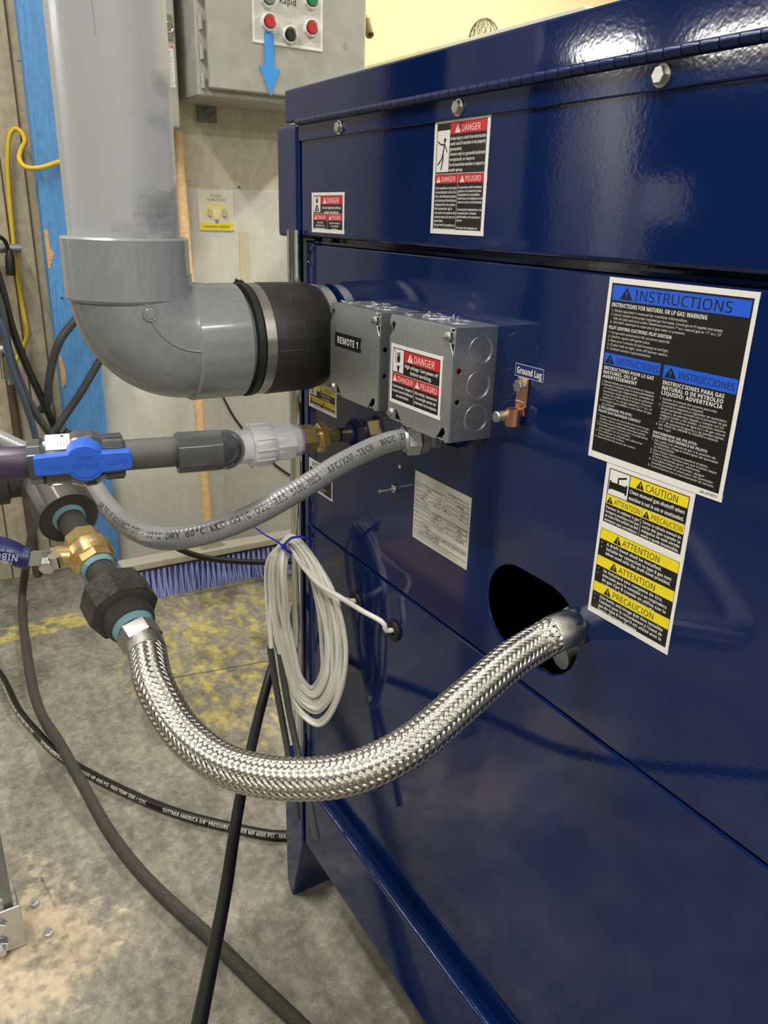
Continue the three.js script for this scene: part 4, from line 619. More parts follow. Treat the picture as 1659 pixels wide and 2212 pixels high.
// braided hose
{
  const t = thing('braided_hose', 'stainless steel braided gas hose sagging into the oval panel opening', 'hose');
  const s0 = G0.clone().addScaledVector(GD, 0.174), s1 = G0.clone().addScaledVector(GD, 0.2);
  const end = pz(1246, 1352, -0.006), e1 = pz(1205, 1366, 0.022);
  const pts = [s0, s1, pd(334, 1480, 0.652), pd(390, 1577, 0.632), pd(466, 1642, 0.614), pd(545, 1672, 0.602), pd(640, 1683, 0.592), pd(765, 1669, 0.588), pd(885, 1612, 0.596), pd(1005, 1513, 0.622), pd(1100, 1431, 0.65), pz(1165, 1388, 0.038), e1, end];
  const curve = curveOf(pts), L = curve.getLength(), R = 0.0152, n = 20, pitch = 0.105, steps = 600;
  const fr = framesOf(curve, steps, V(0.3, 1, 0.3));
  // parallel transport of the frame so the strands do not twist
  for (let i = 1; i <= steps; i++) { const T = fr[i].T, N = fr[i - 1].N.clone().addScaledVector(T, -fr[i - 1].N.dot(T)).normalize(); fr[i].N = N; fr[i].B = T.clone().cross(N); }
  const i0 = Math.round(steps * 0.055), i1 = Math.round(steps * 0.945), pos = [], nor = [], uv = [], idx = [];
  const soft = (v) => Math.sign(v) * Math.pow(Math.abs(v), 0.6);
  for (const dir of [1, -1]) for (let k = 0; k < n; k++) {
    const start = pos.length / 3;
    for (let i = i0; i <= i1; i++) {
      const s = i / steps * L, f = fr[i], th = 2 * Math.PI * (k / n) + dir * 2 * Math.PI * s / pitch, q = (dir > 0 ? k : -0) + 0, other = dir > 0 ? k + 2 * n * s / pitch : k - 2 * n * s / pitch;
      const over = dir > 0 ? soft(Math.sin(Math.PI / 2 * (other + k + 0.5))) : -soft(Math.sin(Math.PI / 2 * (other + k + 0.5)));
      const tang = f.N.clone().multiplyScalar(-Math.sin(th)).addScaledVector(f.B, Math.cos(th));
      const rad = f.N.clone().multiplyScalar(Math.cos(th)).addScaledVector(f.B, Math.sin(th));
      const al = Math.atan2(2 * Math.PI * R * dir, pitch), across = tang.clone().multiplyScalar(Math.cos(al)).addScaledVector(f.T, -Math.sin(al));
      for (let j = 0; j < 5; j++) {
        const w = (j / 2 - 1), off = w * 0.0016, crown = 0.00044 * (1 - w * w), r = R + 0.00055 * over + crown - off * off / (2 * R) * 0.6;
        pos.push(f.P.x + rad.x * r + across.x * off, f.P.y + rad.y * r + across.y * off, f.P.z + rad.z * r + across.z * off);
        nor.push(rad.x, rad.y, rad.z); uv.push(s, j / 4);
      }
    }
    const m = i1 - i0;
    for (let i = 0; i < m; i++) for (let j = 0; j < 4; j++) { const a = start + i * 5 + j, b = a + 5; idx.push(a, a + 1, b, b, a + 1, b + 1); }
  }
  const g = new THREE.BufferGeometry(); g.setAttribute('position', new THREE.Float32BufferAttribute(pos, 3)); g.setAttribute('normal', new THREE.Float32BufferAttribute(nor, 3)); g.setAttribute('uv', new THREE.Float32BufferAttribute(uv, 2)); g.setIndex(idx); g.computeVertexNormals();
  const wires = dataTex(8, 128, (i, j) => 0.5 + 0.5 * Math.cos(j / 128 * Math.PI * 2 * 5)); 
  const br = mesh('braid', g, std({ color: 0xd8d4cc, roughness: 0.24, metalness: 1, bumpMap: wires, bumpScale: 0.00016, side: THREE.DoubleSide }), t); br.userData.kind = 'stuff';
  mesh('inner_tube', sweep(curve, R - 0.0011, { n: 200, s: 20 }), std({ color: 0x0c0b0a, roughness: 0.7 }), t);
  const sub = (a, b) => { const l = []; for (let k = 0; k <= 6; k++) l.push(curve.getPointAt(a + (b - a) * k / 6)); return l; };
  part(mesh('collar', sweep(sub(0.035, 0.06), R + 0.0013, { n: 16, s: 40 }), M.steel, t), 'smooth steel end collar');
  part(mesh('collar', sweep(sub(0.935, 0.978), R + 0.0011, { n: 16, s: 40 }), M.steel, t), 'smooth steel end collar');
  const T0 = curve.getTangentAt(0.01), T1 = curve.getTangentAt(0.99);
  mesh('hex_end', orient(poly(6, 0.0182, 0.016, 0.001, 0, 0.3), curve.getPointAt(0.005), T0), M.steel, t);
  mesh('hex_end', orient(poly(6, 0.0178, 0.012, 0.0012, 0, 0.5), curve.getPointAt(0.972), T1), M.iron, t);
  part(mesh('sealant', orient(lathe([[0.012, 0.012], [0.0185, 0.012], [0.018, 0.016], [0.012, 0.017]], 28), curve.getPointAt(0.975), T1), std({ color: 0x58a488, roughness: 0.7 }), t), 'green thread sealant');
}
// liquid tight conduit with its connector
{
  const t = thing('flexible_conduit', 'light grey printed flexible conduit curving down from the junction box', 'conduit');
  const con = pd(884, 946, 0.80);
  const pts = [pd(-60, 915, 0.9), pd(0, 950, 0.89), pd(60, 978, 0.885), pd(130, 1006, 0.875), pd(190, 1040, 0.89), pd(232, 1094, 0.85), pd(292, 1145, 0.775), pd(360, 1164, 0.735), pd(440, 1153, 0.725), pd(540, 1116, 0.728), pd(640, 1062, 0.742), pd(740, 1000, 0.765), pd(830, 958, 0.788), con];
  const curve = curveOf(pts), L = curve.getLength();
  const tex = canvasTex(2048, 192, (x, W, H) => {
    rect(x, '#828385', 0, 0, W, H); for (let k = 0; k < 500; k++) { x.globalAlpha = 0.05; rect(x, rnd() < 0.5 ? '#6e6f70' : '#939494', rr(0, W), rr(0, H), rr(10, 90), rr(1, 4)); } x.globalAlpha = 1;
    x.fillStyle = '#16181a'; x.font = 'bold 30px monospace'; x.textBaseline = 'middle';
    const s = 'UL® TYPE VF 1/2 LIQUID-TUFF — 60°C DRY 60°C WET 60°C OIL-RES SUN-RES  AFC/KAF-TECH  MADE IN', a0 = 0.345 * W, a1 = 0.99 * W; x.save(); x.translate(a0, H * 0.155); x.scale((a1 - a0) / x.measureText(s).width, 0.78); x.fillText(s, 0, 0); x.restore();
  });
  const R = 0.01065, rf = (u, m) => R + 0.00011 * Math.sin(m / 0.0042 * Math.PI * 2); rf.bumpy = true;
  mesh('jacket', sweep(curve, rf, { n: 1100, s: 28, unit: true }), phy({ map: tex, roughness: 0.34, clearcoat: 0.3, clearcoatRoughness: 0.2 }), t);
  const c = frameGroup(thing('conduit_connector', 'zinc conduit connector nut under the junction box with danger sticker', 'connector'), con.clone().addScaledVector(curve.getTangentAt(1), -0.004), V(0.3, 0.05, -0.9));
  mesh('gland_nut', merge([poly(6, 0.0172, 0.014, 0.0012, 0, 0.2), lathe([[0.0105, -0.004], [0.0135, -0.003], [0.014, 0.002], [0.0105, 0.002]], 30)]), M.zinc, c);
  mesh('body', merge([poly(8, 0.0165, 0.008, 0.001).translate(0, 0.0145, 0), lathe([[0, 0.012], [0.0125, 0.012], [0.0125, 0.034], [0, 0.034]], 30)]), M.zincDull, c);
  mesh('angle_body', orient(lathe([[0, 0], [0.0135, 0], [0.0135, 0.026], [0.0165, 0.027], [0.0165, 0.032], [0, 0.032]], 30), V(0, 0.026, 0), V(0, 0, 1)).translate(0, 0, -0.006), M.zincDull, c);
}
// coiled clear tubes with dark end sleeves, zip tie, grommets
{
  const g1 = pz(772, 1298, 0), g2 = pz(853, 1361, 0);
  const Q = (x, y, z) => pz(x, y, z);
  // one turn of the coil: top, right limb, bottom, left limb; o fans the turns out, lower for the slack ones
  const loop = (o, k, low = 0) => { const w = (n) => Math.sin(o * 5.3 + k * 2.7 + n * 1.9) * 4, c = Math.cos(k * 2.4 + o), tight = 0.28;
    return [Q(622 + o * 1.2 + c * 4, 1166 - o * 1.5, 0.054 + c * 0.004), Q(662 + o * 2.5 + w(1), 1208 - o * 2, 0.047 + c * 0.004), Q(700 + o * 6 + w(2), 1300 + low * 0.2, 0.038 + c * 0.003), Q(714 + o * 6 + w(3), 1395 + low * 0.4, 0.033 + c * 0.003), Q(708 + o * 5, 1465 + o * 6 + low * 0.7, 0.036 + c * 0.003), Q(676 + o * 2 + w(4), 1508 + o * 9 + low, 0.047 + c * 0.003), Q(645 - o * 2, 1480 + o * 7 + low * 0.6, 0.060), Q(618 - o * 5 + w(5), 1390 + low * 0.3, 0.070 + c * 0.004), Q(604 - o * 6 + w(6), 1290, 0.071 + c * 0.005), Q(604 - o * 5, 1212, 0.066 + c * 0.004)]; };
  const R = 0.0033;
  const make = (gr, turns, slack, lead, tail, lab, sleeve) => {
    const t = thing('drain_tube', lab, 'tube', [0, 0, 0], 'coiled clear tubes on the blue panel'), pts = [V(gr.x, gr.y, -0.004), V(gr.x - 0.002, gr.y + 0.002, 0.012), ...lead];
    turns.forEach((o, k) => pts.push(...loop(o, k, k === turns.length - 1 ? slack : 0))); pts.push(...tail);
    mesh('tube', sweep(pts, R, { n: 110 * turns.length + 80, s: 12, ref: V(0.8, 0, 0.5), pt: true }), M.tubing, t);
    part(mesh('end_sleeve', sweep(sleeve, 0.0048, { n: 40, s: 14, ref: V(0.8, 0, 0.5) }), M.sleeve, t), 'dark grey end sleeve');
  };
  make(g2, [-2.5, 0.2, 2.6, -1.2, 1.4, 4.2], 12, [Q(830, 1348, 0.014), Q(780, 1318, 0.030), Q(735, 1290, 0.050), Q(690, 1262, 0.056), Q(648, 1215, 0.056), Q(632, 1186, 0.054)], [Q(612, 1182, 0.056), Q(590, 1260, 0.07), Q(584, 1340, 0.076), Q(586, 1400, 0.08)], 'clear coiled tube entering the grommet farther from the chrome post', [Q(583, 1396, 0.079), Q(596, 1480, 0.076), Q(616, 1590, 0.074), Q(633, 1690, 0.073), Q(643, 1768, 0.072)]);
  make(g1, [-1.8, 0.8, 3.3, -0.5, 2.0, 4.9], 14, [Q(750, 1296, 0.02), Q(715, 1288, 0.04), Q(680, 1250, 0.05), Q(640, 1195, 0.05)], [Q(618, 1178, 0.056), Q(602, 1260, 0.066), Q(598, 1340, 0.07), Q(606, 1420, 0.072)], 'clear coiled tube entering the grommet nearer the chrome post', [Q(605, 1412, 0.072), Q(618, 1500, 0.071), Q(640, 1610, 0.07), Q(664, 1710, 0.07), Q(684, 1812, 0.07)]);
  for (const [g, lab] of [[g1, 'black rubber grommet nearer the chrome post'], [g2, 'black rubber grommet farther from the chrome post']]) tag(mesh('rubber_grommet', new THREE.TorusGeometry(0.0095, 0.0042, 14, 36).scale(1, 1, 0.9).translate(g.x, g.y, 0.002), M.rubberBlack), lab, 'grommet', 'rubber grommets in the lower panel');
  const z = thing('zip_tie', 'bright blue zip tie around the coiled clear tubes', 'zip tie'), c = pz(632, 1172, 0.052);
  const lp = [Q(613, 1183, 0.07), Q(620, 1170, 0.0695), Q(634, 1161, 0.066), Q(652, 1160, 0.058), Q(666, 1166, 0.048), Q(668, 1178, 0.042), Q(652, 1190, 0.044), Q(630, 1194, 0.056), Q(613, 1183, 0.07)];
  mesh('strap', sweep(lp, 0.0017, { n: 60, s: 8 }), M.tie, z);
  mesh('head', orient(box(0.0065, 0.006, 0.006, 0.001), Q(613, 1181, 0.071), V(0.3, 1, 0.3)), M.tie, z);
  const h = Q(613, 1181, 0.071);
  mesh('tail', sweep([h, Q(596, 1168, 0.076), Q(572, 1155, 0.082), Q(548, 1137, 0.088)], 0.0012, { n: 24, s: 8 }), M.tie, z);
}
// cords in the air and on the floor
tag(mesh('power_cord', sweep([V(-1.05, 0.60, -0.10), V(-1.04, 0.60, -0.03), pd(632, 1345, 1.24), pd(596, 1420, 1.22), pd(566, 1520, 1.16), pd(544, 1610, 1.08), pd(516, 1740, 0.98), pd(488, 1920, 0.87), pd(455, 2090, 0.75), pd(428, 2225, 0.66), pd(395, 2420, 0.58), pd(330, 2900, 0.55)], 0.0071, { n: 160, s: 18, ref: V(0.8, 0, 0.5), pt: true }), M.cable), 'black power cord hanging from behind the blue cabinet', 'cord');
{
  const pts = [[-60, 1390], [0, 1458], [40, 1535], [75, 1578], [118, 1622], [165, 1655], [250, 1700], [360, 1748], [480, 1782], [620, 1804]].map(([a, b]) => py(a, b, 0.0095)); const l = pts[pts.length - 1]; pts.push(V(l.x + 0.02, 0.0095, l.z - 0.12), V(l.x + 0.1, 0.0095, l.z - 0.35));
  const c = curveOf(pts), tex = canvasTex(2048, 96, (x, W, H) => { rect(x, '#131312', 0, 0, W, H); x.fillStyle = '#d8d4c6'; x.font = 'bold 30px sans-serif'; x.textBaseline = 'middle'; const s = 'SUTTNER AMERICA 3/8" PRESSURE WASHER WP 4000 PSI - MAX TEMP 250F / 121C'; const near = (q) => { let m = 9, u = 0; for (let k = 0; k <= 400; k++) { const d = c.getPointAt(k / 400).distanceTo(q); if (d < m) { m = d; u = k / 400; } } return u; }, u0 = near(py(358, 1747, 0.0095)), u1 = near(py(620, 1804, 0.0095)), w = (u1 - u0) * 72 / 55; for (const a of [u0, u0 - w * 1.12, u0 - w * 2.24]) { x.save(); x.translate(a * W, H * 0.17); x.scale(w * W / x.measureText(s).width, 0.62); x.fillText(s, 0, 0); x.restore(); } });
  tag(mesh('pressure_hose', sweep(c, 0.0095, { n: 220, s: 20, unit: true }), std({ map: tex, roughness: 0.36 })), 'black pressure hose with white lettering curving across the concrete', 'hose');
  const q = [[150, 930, -2.40], [108, 985, -2.38], [84, 1085, -2.36], [62, 1190, -2.34]].map(([a, b, x]) => px(a, b, x)), w = [[50, 1300], [56, 1400], [74, 1500], [92, 1548], [126, 1612], [170, 1690], [232, 1790], [300, 1880], [380, 1960], [450, 2022], [545, 2115], [650, 2215], [760, 2330], [1000, 2600], [1300, 3000]].map(([a, b], i) => { const p = py(a, b, 0.012); p.y = i === 0 ? 0.03 : i > 3 && i < 6 ? 0.03 : 0.012; return p; });
  tag(mesh('dusty_cable', sweep([...q, ...w], 0.0115, { n: 240, s: 16 }), M.cableDusty), 'dusty grey black cable running diagonally over the concrete', 'cable');
}
// ---------------------------------------------------------------- background: control panel, disconnect, switches, broom
{
  const XF = -2.3, z0 = -0.835, z1 = -0.322, yb = 1.428, t = thing('control_panel', 'grey steel control cabinet with push buttons and a blue arrow', 'control panel', [XF, yb, (z0 + z1) / 2]), W = z1 - z0;
  mesh('enclosure', box(0.2, 0.72, W, 0.006, -0.1, 0.36, 0), M.enamel, t);
  mesh('door', box(0.022, 0.7, W - 0.04, 0.005, 0.011, 0.368, -0.006), M.enamel, t);
  mesh('mounting_foot', merge([box(0.004, 0.05, 0.06, 0.004, -0.196, -0.02, W / 2 - 0.09), new THREE.TorusGeometry(0.011, 0.003, 8, 24).rotateY(Math.PI / 2).translate(-0.193, -0.018, W / 2 - 0.095)]), M.enamelDark, t);
  for (let k = 0; k < 7; k++) mesh('hinge_knuckle', cyl(0.006, 0.034, 12).translate(0.008, 0.035 + k * 0.068, W / 2 - 0.012), M.enamel, t);
  const X = XF + 0.0222, loc = (a, b) => px(a, b, X).sub(t.position);
  const pl = [loc(543, 60), loc(698, 60), loc(556, 95)], pz0 = loc(697, 20).z, pz1 = loc(543, 20).z, pb = loc(556, 93).y;
  const plate = part(mesh('legend_plate', new THREE.BoxGeometry(pz1 - pz0, 0.25, 0.002).rotateY(Math.PI / 2).translate(0.0232, pb + 0.125, (pz0 + pz1) / 2), std({ map: canvasTex(640, 640, (x, Wd, H) => {
    rect(x, '#cfcdc6', 0, 0, Wd, H); x.strokeStyle = '#f0efe9'; x.lineWidth = 14; x.strokeRect(14, 14, Wd - 28, H - 28);
    const w = pz1 - pz0, U = (a, b) => { const q = loc(a, b); return [(pz1 - q.z) / w * Wd, (0.25 - (q.y - pb)) / 0.25 * H]; };
    const [ru, rv] = U(621, 4); txt(x, 'Rapid', ru, rv, 58, { c: '#222', align: 'center', font: 'sans-serif' });
    const g = '#8f8d86', l = (s, a, b, z) => { const [u, v] = U(a, b); txt(x, s, u, v, z, { c: g, w: 'normal', align: 'center' }); };
    l('A DIVISION OF POWER WASHING', 620, 14, 13); l('RAPID ENGINEERING, INC.', 620, 20, 13); l('1100 SEVEN MILE RD. N.W.', 620, 26, 13); l('COMSTOCK PARK, MI 49321', 620, 31, 13); l('(616) 784-0500', 620, 36, 13);
    l('PUMP', 577, 21, 22); l('STOP', 577, 27, 22); l('BURNER', 668, 33, 22); l('STOP', 668, 40, 22); l('ALARM', 622, 50, 22); l('SILENCE', 622, 57, 22);
  }), roughness: 0.5 }), t), 'pale legend plate with faded lettering');
  for (const [a, b, m, l] of [[577, -2, M.grayGreen, 'grey green button'], [670, 2, M.green, 'green button'], [579, 49, M.red, 'red button'], [670, 62, M.red, 'red button'], [624, 77, M.black, 'black button']]) {
    const q = loc(a, b), bt = part(mesh('push_button', lathe([[0, 0.006], [0.0125, 0.006], [0.0135, 0.004], [0.0195, 0.014], [0.0215, 0.012], [0.0225, 0], [0, 0]], 32).rotateZ(-Math.PI / 2), M.white, t), l); bt.position.set(0.0242, q.y, q.z);
    mesh('cap', lathe([[0, 0.0165], [0.0125, 0.0165], [0.0135, 0.0145], [0.0135, 0.002], [0, 0.002]], 28).rotateZ(-Math.PI / 2), m, bt);
  }
  const a = loc(580, 70), e = loc(583, 209), sh = a.y - e.y, as = shapeOf([[-0.0145, 0], [0.0145, 0], [0.0145, -sh * 0.54], [0.031, -sh * 0.545], [0.002, -sh], [-0.031, -sh * 0.53], [-0.0145, -sh * 0.53]]);
  part(mesh('arrow_tape', extr(as, 0.0008, 0.0002).rotateY(Math.PI / 2).translate(0.0246, a.y, (a.z + e.z) / 2), M.tape, t), 'blue tape arrow pointing down');
  const pq = loc(747, 99); part(mesh('tape_square', box(0.0006, 0.015, 0.011, 0, 0.0225, pq.y, pq.z), std({ color: 0x9d9a8a, roughness: 0.6 }), t), 'small tan tape square');
}
{
  const t = thing('disconnect_switch', 'narrow grey disconnect switch box behind the vent pipe', 'switch box', [-2.43, 1.35, -0.2]);
  mesh('enclosure', box(0.13, 0.62, 0.18, 0.006, 0, 0.31, 0), M.enamel, t);
  const q = px(379, 98, -2.3645), b = px(383, 190, -2.3645);
  part(mesh('warning_sticker', new THREE.BoxGeometry(0.034, q.y - b.y, 0.0008).rotateY(Math.PI / 2).translate(0.0655, (q.y + b.y) / 2 - 1.35, -0.064), std({ map: canvasTex(128, 400, (x, W, H) => { rect(x, '#dcdad4', 0, 0, W, H); rect(x, '#c8322e', 6, 6, W - 12, 26); txt(x, 'DANGER', W / 2, 20, 20, { align: 'center', max: 100 }); x.strokeStyle = '#333'; x.lineWidth = 5; x.beginPath(); x.moveTo(40, 50); x.lineTo(70, 62); x.lineTo(60, 90); x.moveTo(70, 62); x.lineTo(98, 70); x.moveTo(62, 66); x.lineTo(86, 96); x.stroke(); for (let k = 0; k < 22; k++) rect(x, '#8e8c88', 16, 110 + k * 12.6, k % 6 === 5 ? 30 : rr(80, 98), 4); }), roughness: 0.5 }), t), 'white warning sticker with a red banner');
  const hq = px(366, 58, -2.3645); part(mesh('latch', merge([box(0.006, 0.06, 0.02, 0.003, 0.068, hq.y - 1.35, -0.07), new THREE.TorusGeometry(0.012, 0.003, 8, 20).rotateY(Math.PI / 2).translate(0.071, hq.y - 1.352, -0.07)]), M.chrome, t), 'metal latch');
}
{
  const a = px(427, 410, -2.494), b = px(505, 499, -2.494), w = 0.112, h = 0.116, cy = (a.y + b.y) / 2, cz = (a.z + b.z) / 2;
  const t = thing('light_switch', 'white two gang switch plate reading please turn it off', 'light switch', [-2.494, cy, cz]);
  mesh('plate', box(0.004, h, w, 0.0015, 0.002, 0, 0), M.white, t);
  part(mesh('print', new THREE.BoxGeometry(w - 0.004, h - 0.004, 0.0004).rotateY(Math.PI / 2).translate(0.0043, 0, 0), std({ map: canvasTex(448, 464, (x, W, H) => {
    rect(x, '#dcd8c4', 0, 0, W, H); txt(x, 'PLEASE', W * 0.5, 58, 44, { c: '#3a382e', w: 'normal', align: 'center' }); txt(x, 'TURN IT OFF', W * 0.5, 104, 44, { c: '#3a382e', w: 'normal', align: 'center', max: 330 });
    x.fillStyle = '#e9e09a'; x.beginPath(); x.ellipse(W * 0.5, 230, 150, 96, 0, 0, 7); x.fill(); x.fillStyle = '#f2eeca'; x.beginPath(); x.arc(W * 0.5, 230, 62, 0, 7); x.fill(); x.strokeStyle = '#d8c93c'; x.lineWidth = 6; for (const k of [0, 1, 2]) { x.beginPath(); x.moveTo(W * 0.4, 176 + k * 18); x.quadraticCurveTo(W * 0.5, 150 + k * 18, W * 0.6, 172 + k * 18); x.stroke(); }
    rect(x, '#e8d62a', 0, H - 84, W, 84); x.fillStyle = '#8e8a7c'; x.beginPath(); x.moveTo(W * 0.44, 336); x.lineTo(W * 0.56, 336); x.lineTo(W * 0.56, 370); x.lineTo(W * 0.5, 392); x.lineTo(W * 0.44, 370); x.fill(); txt(x, 'CONSERVE ENERGY', W * 0.5, H - 40, 38, { c: '#5a5526', w: 'bold', align: 'center', max: 380 });
  }), roughness: 0.45 }), t), 'printed cream and yellow face');
  for (const s of [-1, 1]) mesh('toggle', box(0.012, 0.024, 0.01, 0.002, 0.008, -0.004, s * 0.023).rotateZ(0), std({ color: 0xcfc49a, roughness: 0.4 }), t);
}
{
  const hx = -2.285, t = thing('push_broom', 'wide push broom with blue bristles and wooden handle against wall', 'broom', [hx, 0, -0.3]);
  mesh('block', box(0.055, 0.026, 0.61, 0.006, 0, 0.113, 0), M.broomPlastic, t);
  mesh('trim_strip', box(0.05, 0.006, 0.6, 0.001, 0, 0.099, 0), M.black, t);
  for (let r = 0; r < 3; r++) for (let k = 0; k < 34; k++) {
    const z = -0.296 + k * 0.0175 + r * 0.006, x0 = [0.02, 0.0, -0.02][r], list = [];
    for (let q = 0; q < 14; q++) { const a = V(x0 + rr(-0.003, 0.003), 0.098, z + rr(-0.003, 0.003)), e = V(x0 + rr(-0.009, 0.012) + (r ? 0 : 0.006), 0.0005, z + rr(-0.0095, 0.0095)); list.push(orient(new THREE.CylinderGeometry(0.0011, 0.0017, a.distanceTo(e), 4).translate(0, a.distanceTo(e) / 2, 0), e, a.clone().sub(e))); }
    mesh('bristle_tuft', merge(list), M.bristle, t);
  }
  const top = px(383, 285, -2.47), bot = V(hx - 0.005, 0.13, px(452, 1150, hx).z), loc = (v) => v.clone().sub(t.position);
  mesh('handle', orient(cyl(0.0145, top.distanceTo(bot), 20).translate(0, top.distanceTo(bot) / 2, 0), loc(bot), top.clone().sub(bot)), M.wood, t);
  mesh('bracket', merge([box(0.012, 0.05, 0.07, 0.004, 0.012, 0.145, bot.z + 0.3), orient(lathe([[0.0145, 0], [0.019, 0], [0.018, 0.06], [0.0145, 0.06]], 20), loc(bot), top.clone().sub(bot))]), M.broomPlastic, t);
}
tag(mesh('wall_wire', sweep([px(478, 850, -2.49), px(505, 900, -2.488), px(540, 945, -2.488), px(590, 1000, -2.488), px(640, 1035, -2.488), px(700, 1070, -2.488)], 0.0035, { n: 50, s: 8 }), M.hoseOld), 'thin grey wire sloping down the grey wall sheet', 'wire');
tag(mesh('hanging_cord', sweep([px(372, 400, -2.478), px(385, 425, -2.478), px(396, 465, -2.476), px(402, 520, -2.478), px(400, 620, -2.48), px(395, 720, -2.484)], 0.005, { n: 50, s: 10 }), M.hoseOld), 'dark cord hanging beside the broom handle', 'cord');
tag(mesh('black_hose', sweep([px(330, 1150, -2.2), px(392, 1188, -2.2), px(450, 1206, -2.2), px(540, 1214, -2.2), px(640, 1212, -2.2), px(760, 1200, -2.25)], 0.0095, { n: 60, s: 12 }), M.cable), 'black hose passing in front of the broom bristles', 'hose');
// cables on the old wall by the blue post
{
  const C = (l, r, m, name, lab, cat) => tag(mesh(name, sweep(l.map(([a, b, x]) => px(a, b, x)), r, { n: 120, s: 12, ref: V(0.8, 0, 0.5), pt: true }), m), lab, cat);
  C([[-40, 560, -2.42], [0, 655, -2.40], [20, 760, -2.38], [50, 840, -2.37], [85, 905, -2.36], [115, 945, -2.36], [150, 990, -2.38]], 0.0105, M.hoseOld, 'wall_hose', 'grey black hose sweeping down past the old wall planks', 'hose');
  C([[-40, 500, -2.45], [0, 610, -2.44], [30, 720, -2.43], [62, 800, -2.42], [90, 860, -2.41], [120, 930, -2.41], [140, 1000, -2.42]], 0.0105, M.cable, 'wall_hose', 'black hose running beside the grey black hose', 'hose');
  C([[-50, 640, -2.36], [0, 700, -2.35], [24, 790, -2.345], [58, 880, -2.34], [80, 960, -2.34], [84, 1040, -2.345]], 0.009, std({ color: 0x39485c, roughness: 0.5 }), 'wall_hose', 'bluish hose in front of the old wall planks', 'hose');
  C([[190, 660, -2.42], [160, 695, -2.41], [130, 735, -2.40], [114, 780, -2.40], [105, 830, -2.40], [102, 870, -2.41], [88, 886, -2.43]], 0.0115, M.hoseOld, 'looped_hose', 'dark hose loop arching across the blue post', 'hose');
  C([[240, 740, -2.40], [212, 785, -2.395], [180, 840, -2.39], [150, 885, -2.39], [122, 925, -2.385], [100, 955, -2.385]], 0.011, M.hoseOld, 'looped_hose', 'dark hose rising in front of the blue post toward the elbow', 'hose');
  C([[150, 346, -2.435], [127, 350, -2.435], [88, 362, -2.43], [58, 362, -2.44], [42, 345, -2.47], [46, 322, -2.5], [54, 305, -2.53], [45, 284, -2.56], [33, 278, -2.57], [22, 290, -2.575], [17, 330, -2.58], [20, 420, -2.585], [28, 510, -2.585], [40, 610, -2.585], [54, 690, -2.585], [58, 725, -2.585], [42, 765, -2.58], [20, 800, -2.58]], 0.0062, M.yellowCord, 'yellow_cord', 'yellow extension cord looped beside the blue post', 'cord');
  const q = px(22, 570, -2.53), t = thing('cord_connector', 'black cord connector hanging on a grey pipe peg', 'connector', q.toArray());
  mesh('body', lathe([[0, -0.032], [0.0125, -0.031], [0.0135, -0.026], [0.0125, 0.02], [0.008, 0.03], [0.0055, 0.04], [0, 0.041]], 20).rotateX(-0.08), M.black, t);
  mesh('cord_tail', sweep([V(0, 0.036, 0), V(0.004, 0.06, 0.006), V(0.008, 0.072, 0.02), V(0.006, 0.066, 0.04)], 0.0055, { n: 24, s: 10 }), M.black, t);
  const pg = px(38, 535, -2.606); tag(mesh('pipe_peg', orient(cyl(0.0125, 0.22, 20).translate(0, 0.11, 0), V(-2.56, pg.y, pg.z - 0.002), V(0.04, 0, 1)), M.zincDull), 'grey pipe peg across the old wall planks', 'pipe');
  for (const [a, b] of [[47, 122], [100, 668]]) { const h = px(a, b, -2.6); tag(mesh('wire_hook', sweep([V(-2.606, h.y + 0.008, h.z), V(-2.596, h.y + 0.004, h.z), V(-2.59, h.y - 0.012, h.z + 0.006), V(-2.588, h.y - 0.014, h.z + 0.016)], 0.0016, { n: 20, s: 6 }), M.zincDull), a < 80 ? 'small wire hook high on the old wall beside the blue post' : 'small wire hook low on the old wall beside the blue post', 'hook'); }
  const fz = px(5, 770, -2.5), f = thing('hose_bib', 'small chrome hose tap low on the old wall', 'tap', [-2.56, fz.y, fz.z]);
  mesh('knob', lathe([[0, 0.012], [0.012, 0.01], [0.0135, 0.005], [0.012, 0], [0, 0]], 20).rotateX(0).translate(0.03, 0.014, 0), M.white, f);
  mesh('body', merge([cyl(0.009, 0.07, 16).rotateZ(Math.PI / 2), cyl(0.006, 0.04, 12).translate(0.03, -0.006, 0), cyl(0.009, 0.05, 16).translate(0.03, -0.045, 0)]), M.chrome, f);
  tag(mesh('rusty_pipe', cyl(0.011, fz.y - 0.1, 16).translate(-2.585, (fz.y - 0.1) / 2, fz.z - 0.02), std({ map: rep(tintTex([70, 54, 40], [110, 88, 66]), 2, 6), roughness: 0.8 })), 'rusty brown pipe standing below the hose tap', 'pipe');
}
// wooden nozzle at the side of the control cabinet
{
  const a = px(789, 40, -2.38), b = px(799, 76, -2.34), t = thing('nozzle_handle', 'worn tan nozzle with yellow band beside the control cabinet', 'nozzle', a.toArray()), d = b.clone().sub(a);
  mesh('barrel', orient(lathe([[0.006, 0], [0.0105, 0], [0.0125, d.length() * 0.6], [0.0125, d.length()], [0.0065, d.length()], [0.0065, d.length() * 0.6]], 20), V(0, 0, 0), d), std({ map: rep(tintTex([120, 96, 56], [164, 134, 84]), 3, 3), roughness: 0.7 }), t);
  mesh('band', orient(lathe([[0.0105, 0.006], [0.0128, 0.006], [0.0128, 0.011], [0.0105, 0.011]], 20), V(0, 0, 0), d), M.yellow, t);
  mesh('clip', box(0.02, 0.012, 0.06, 0.002, 0, -0.012, 0.018), M.zincDull, t);
}
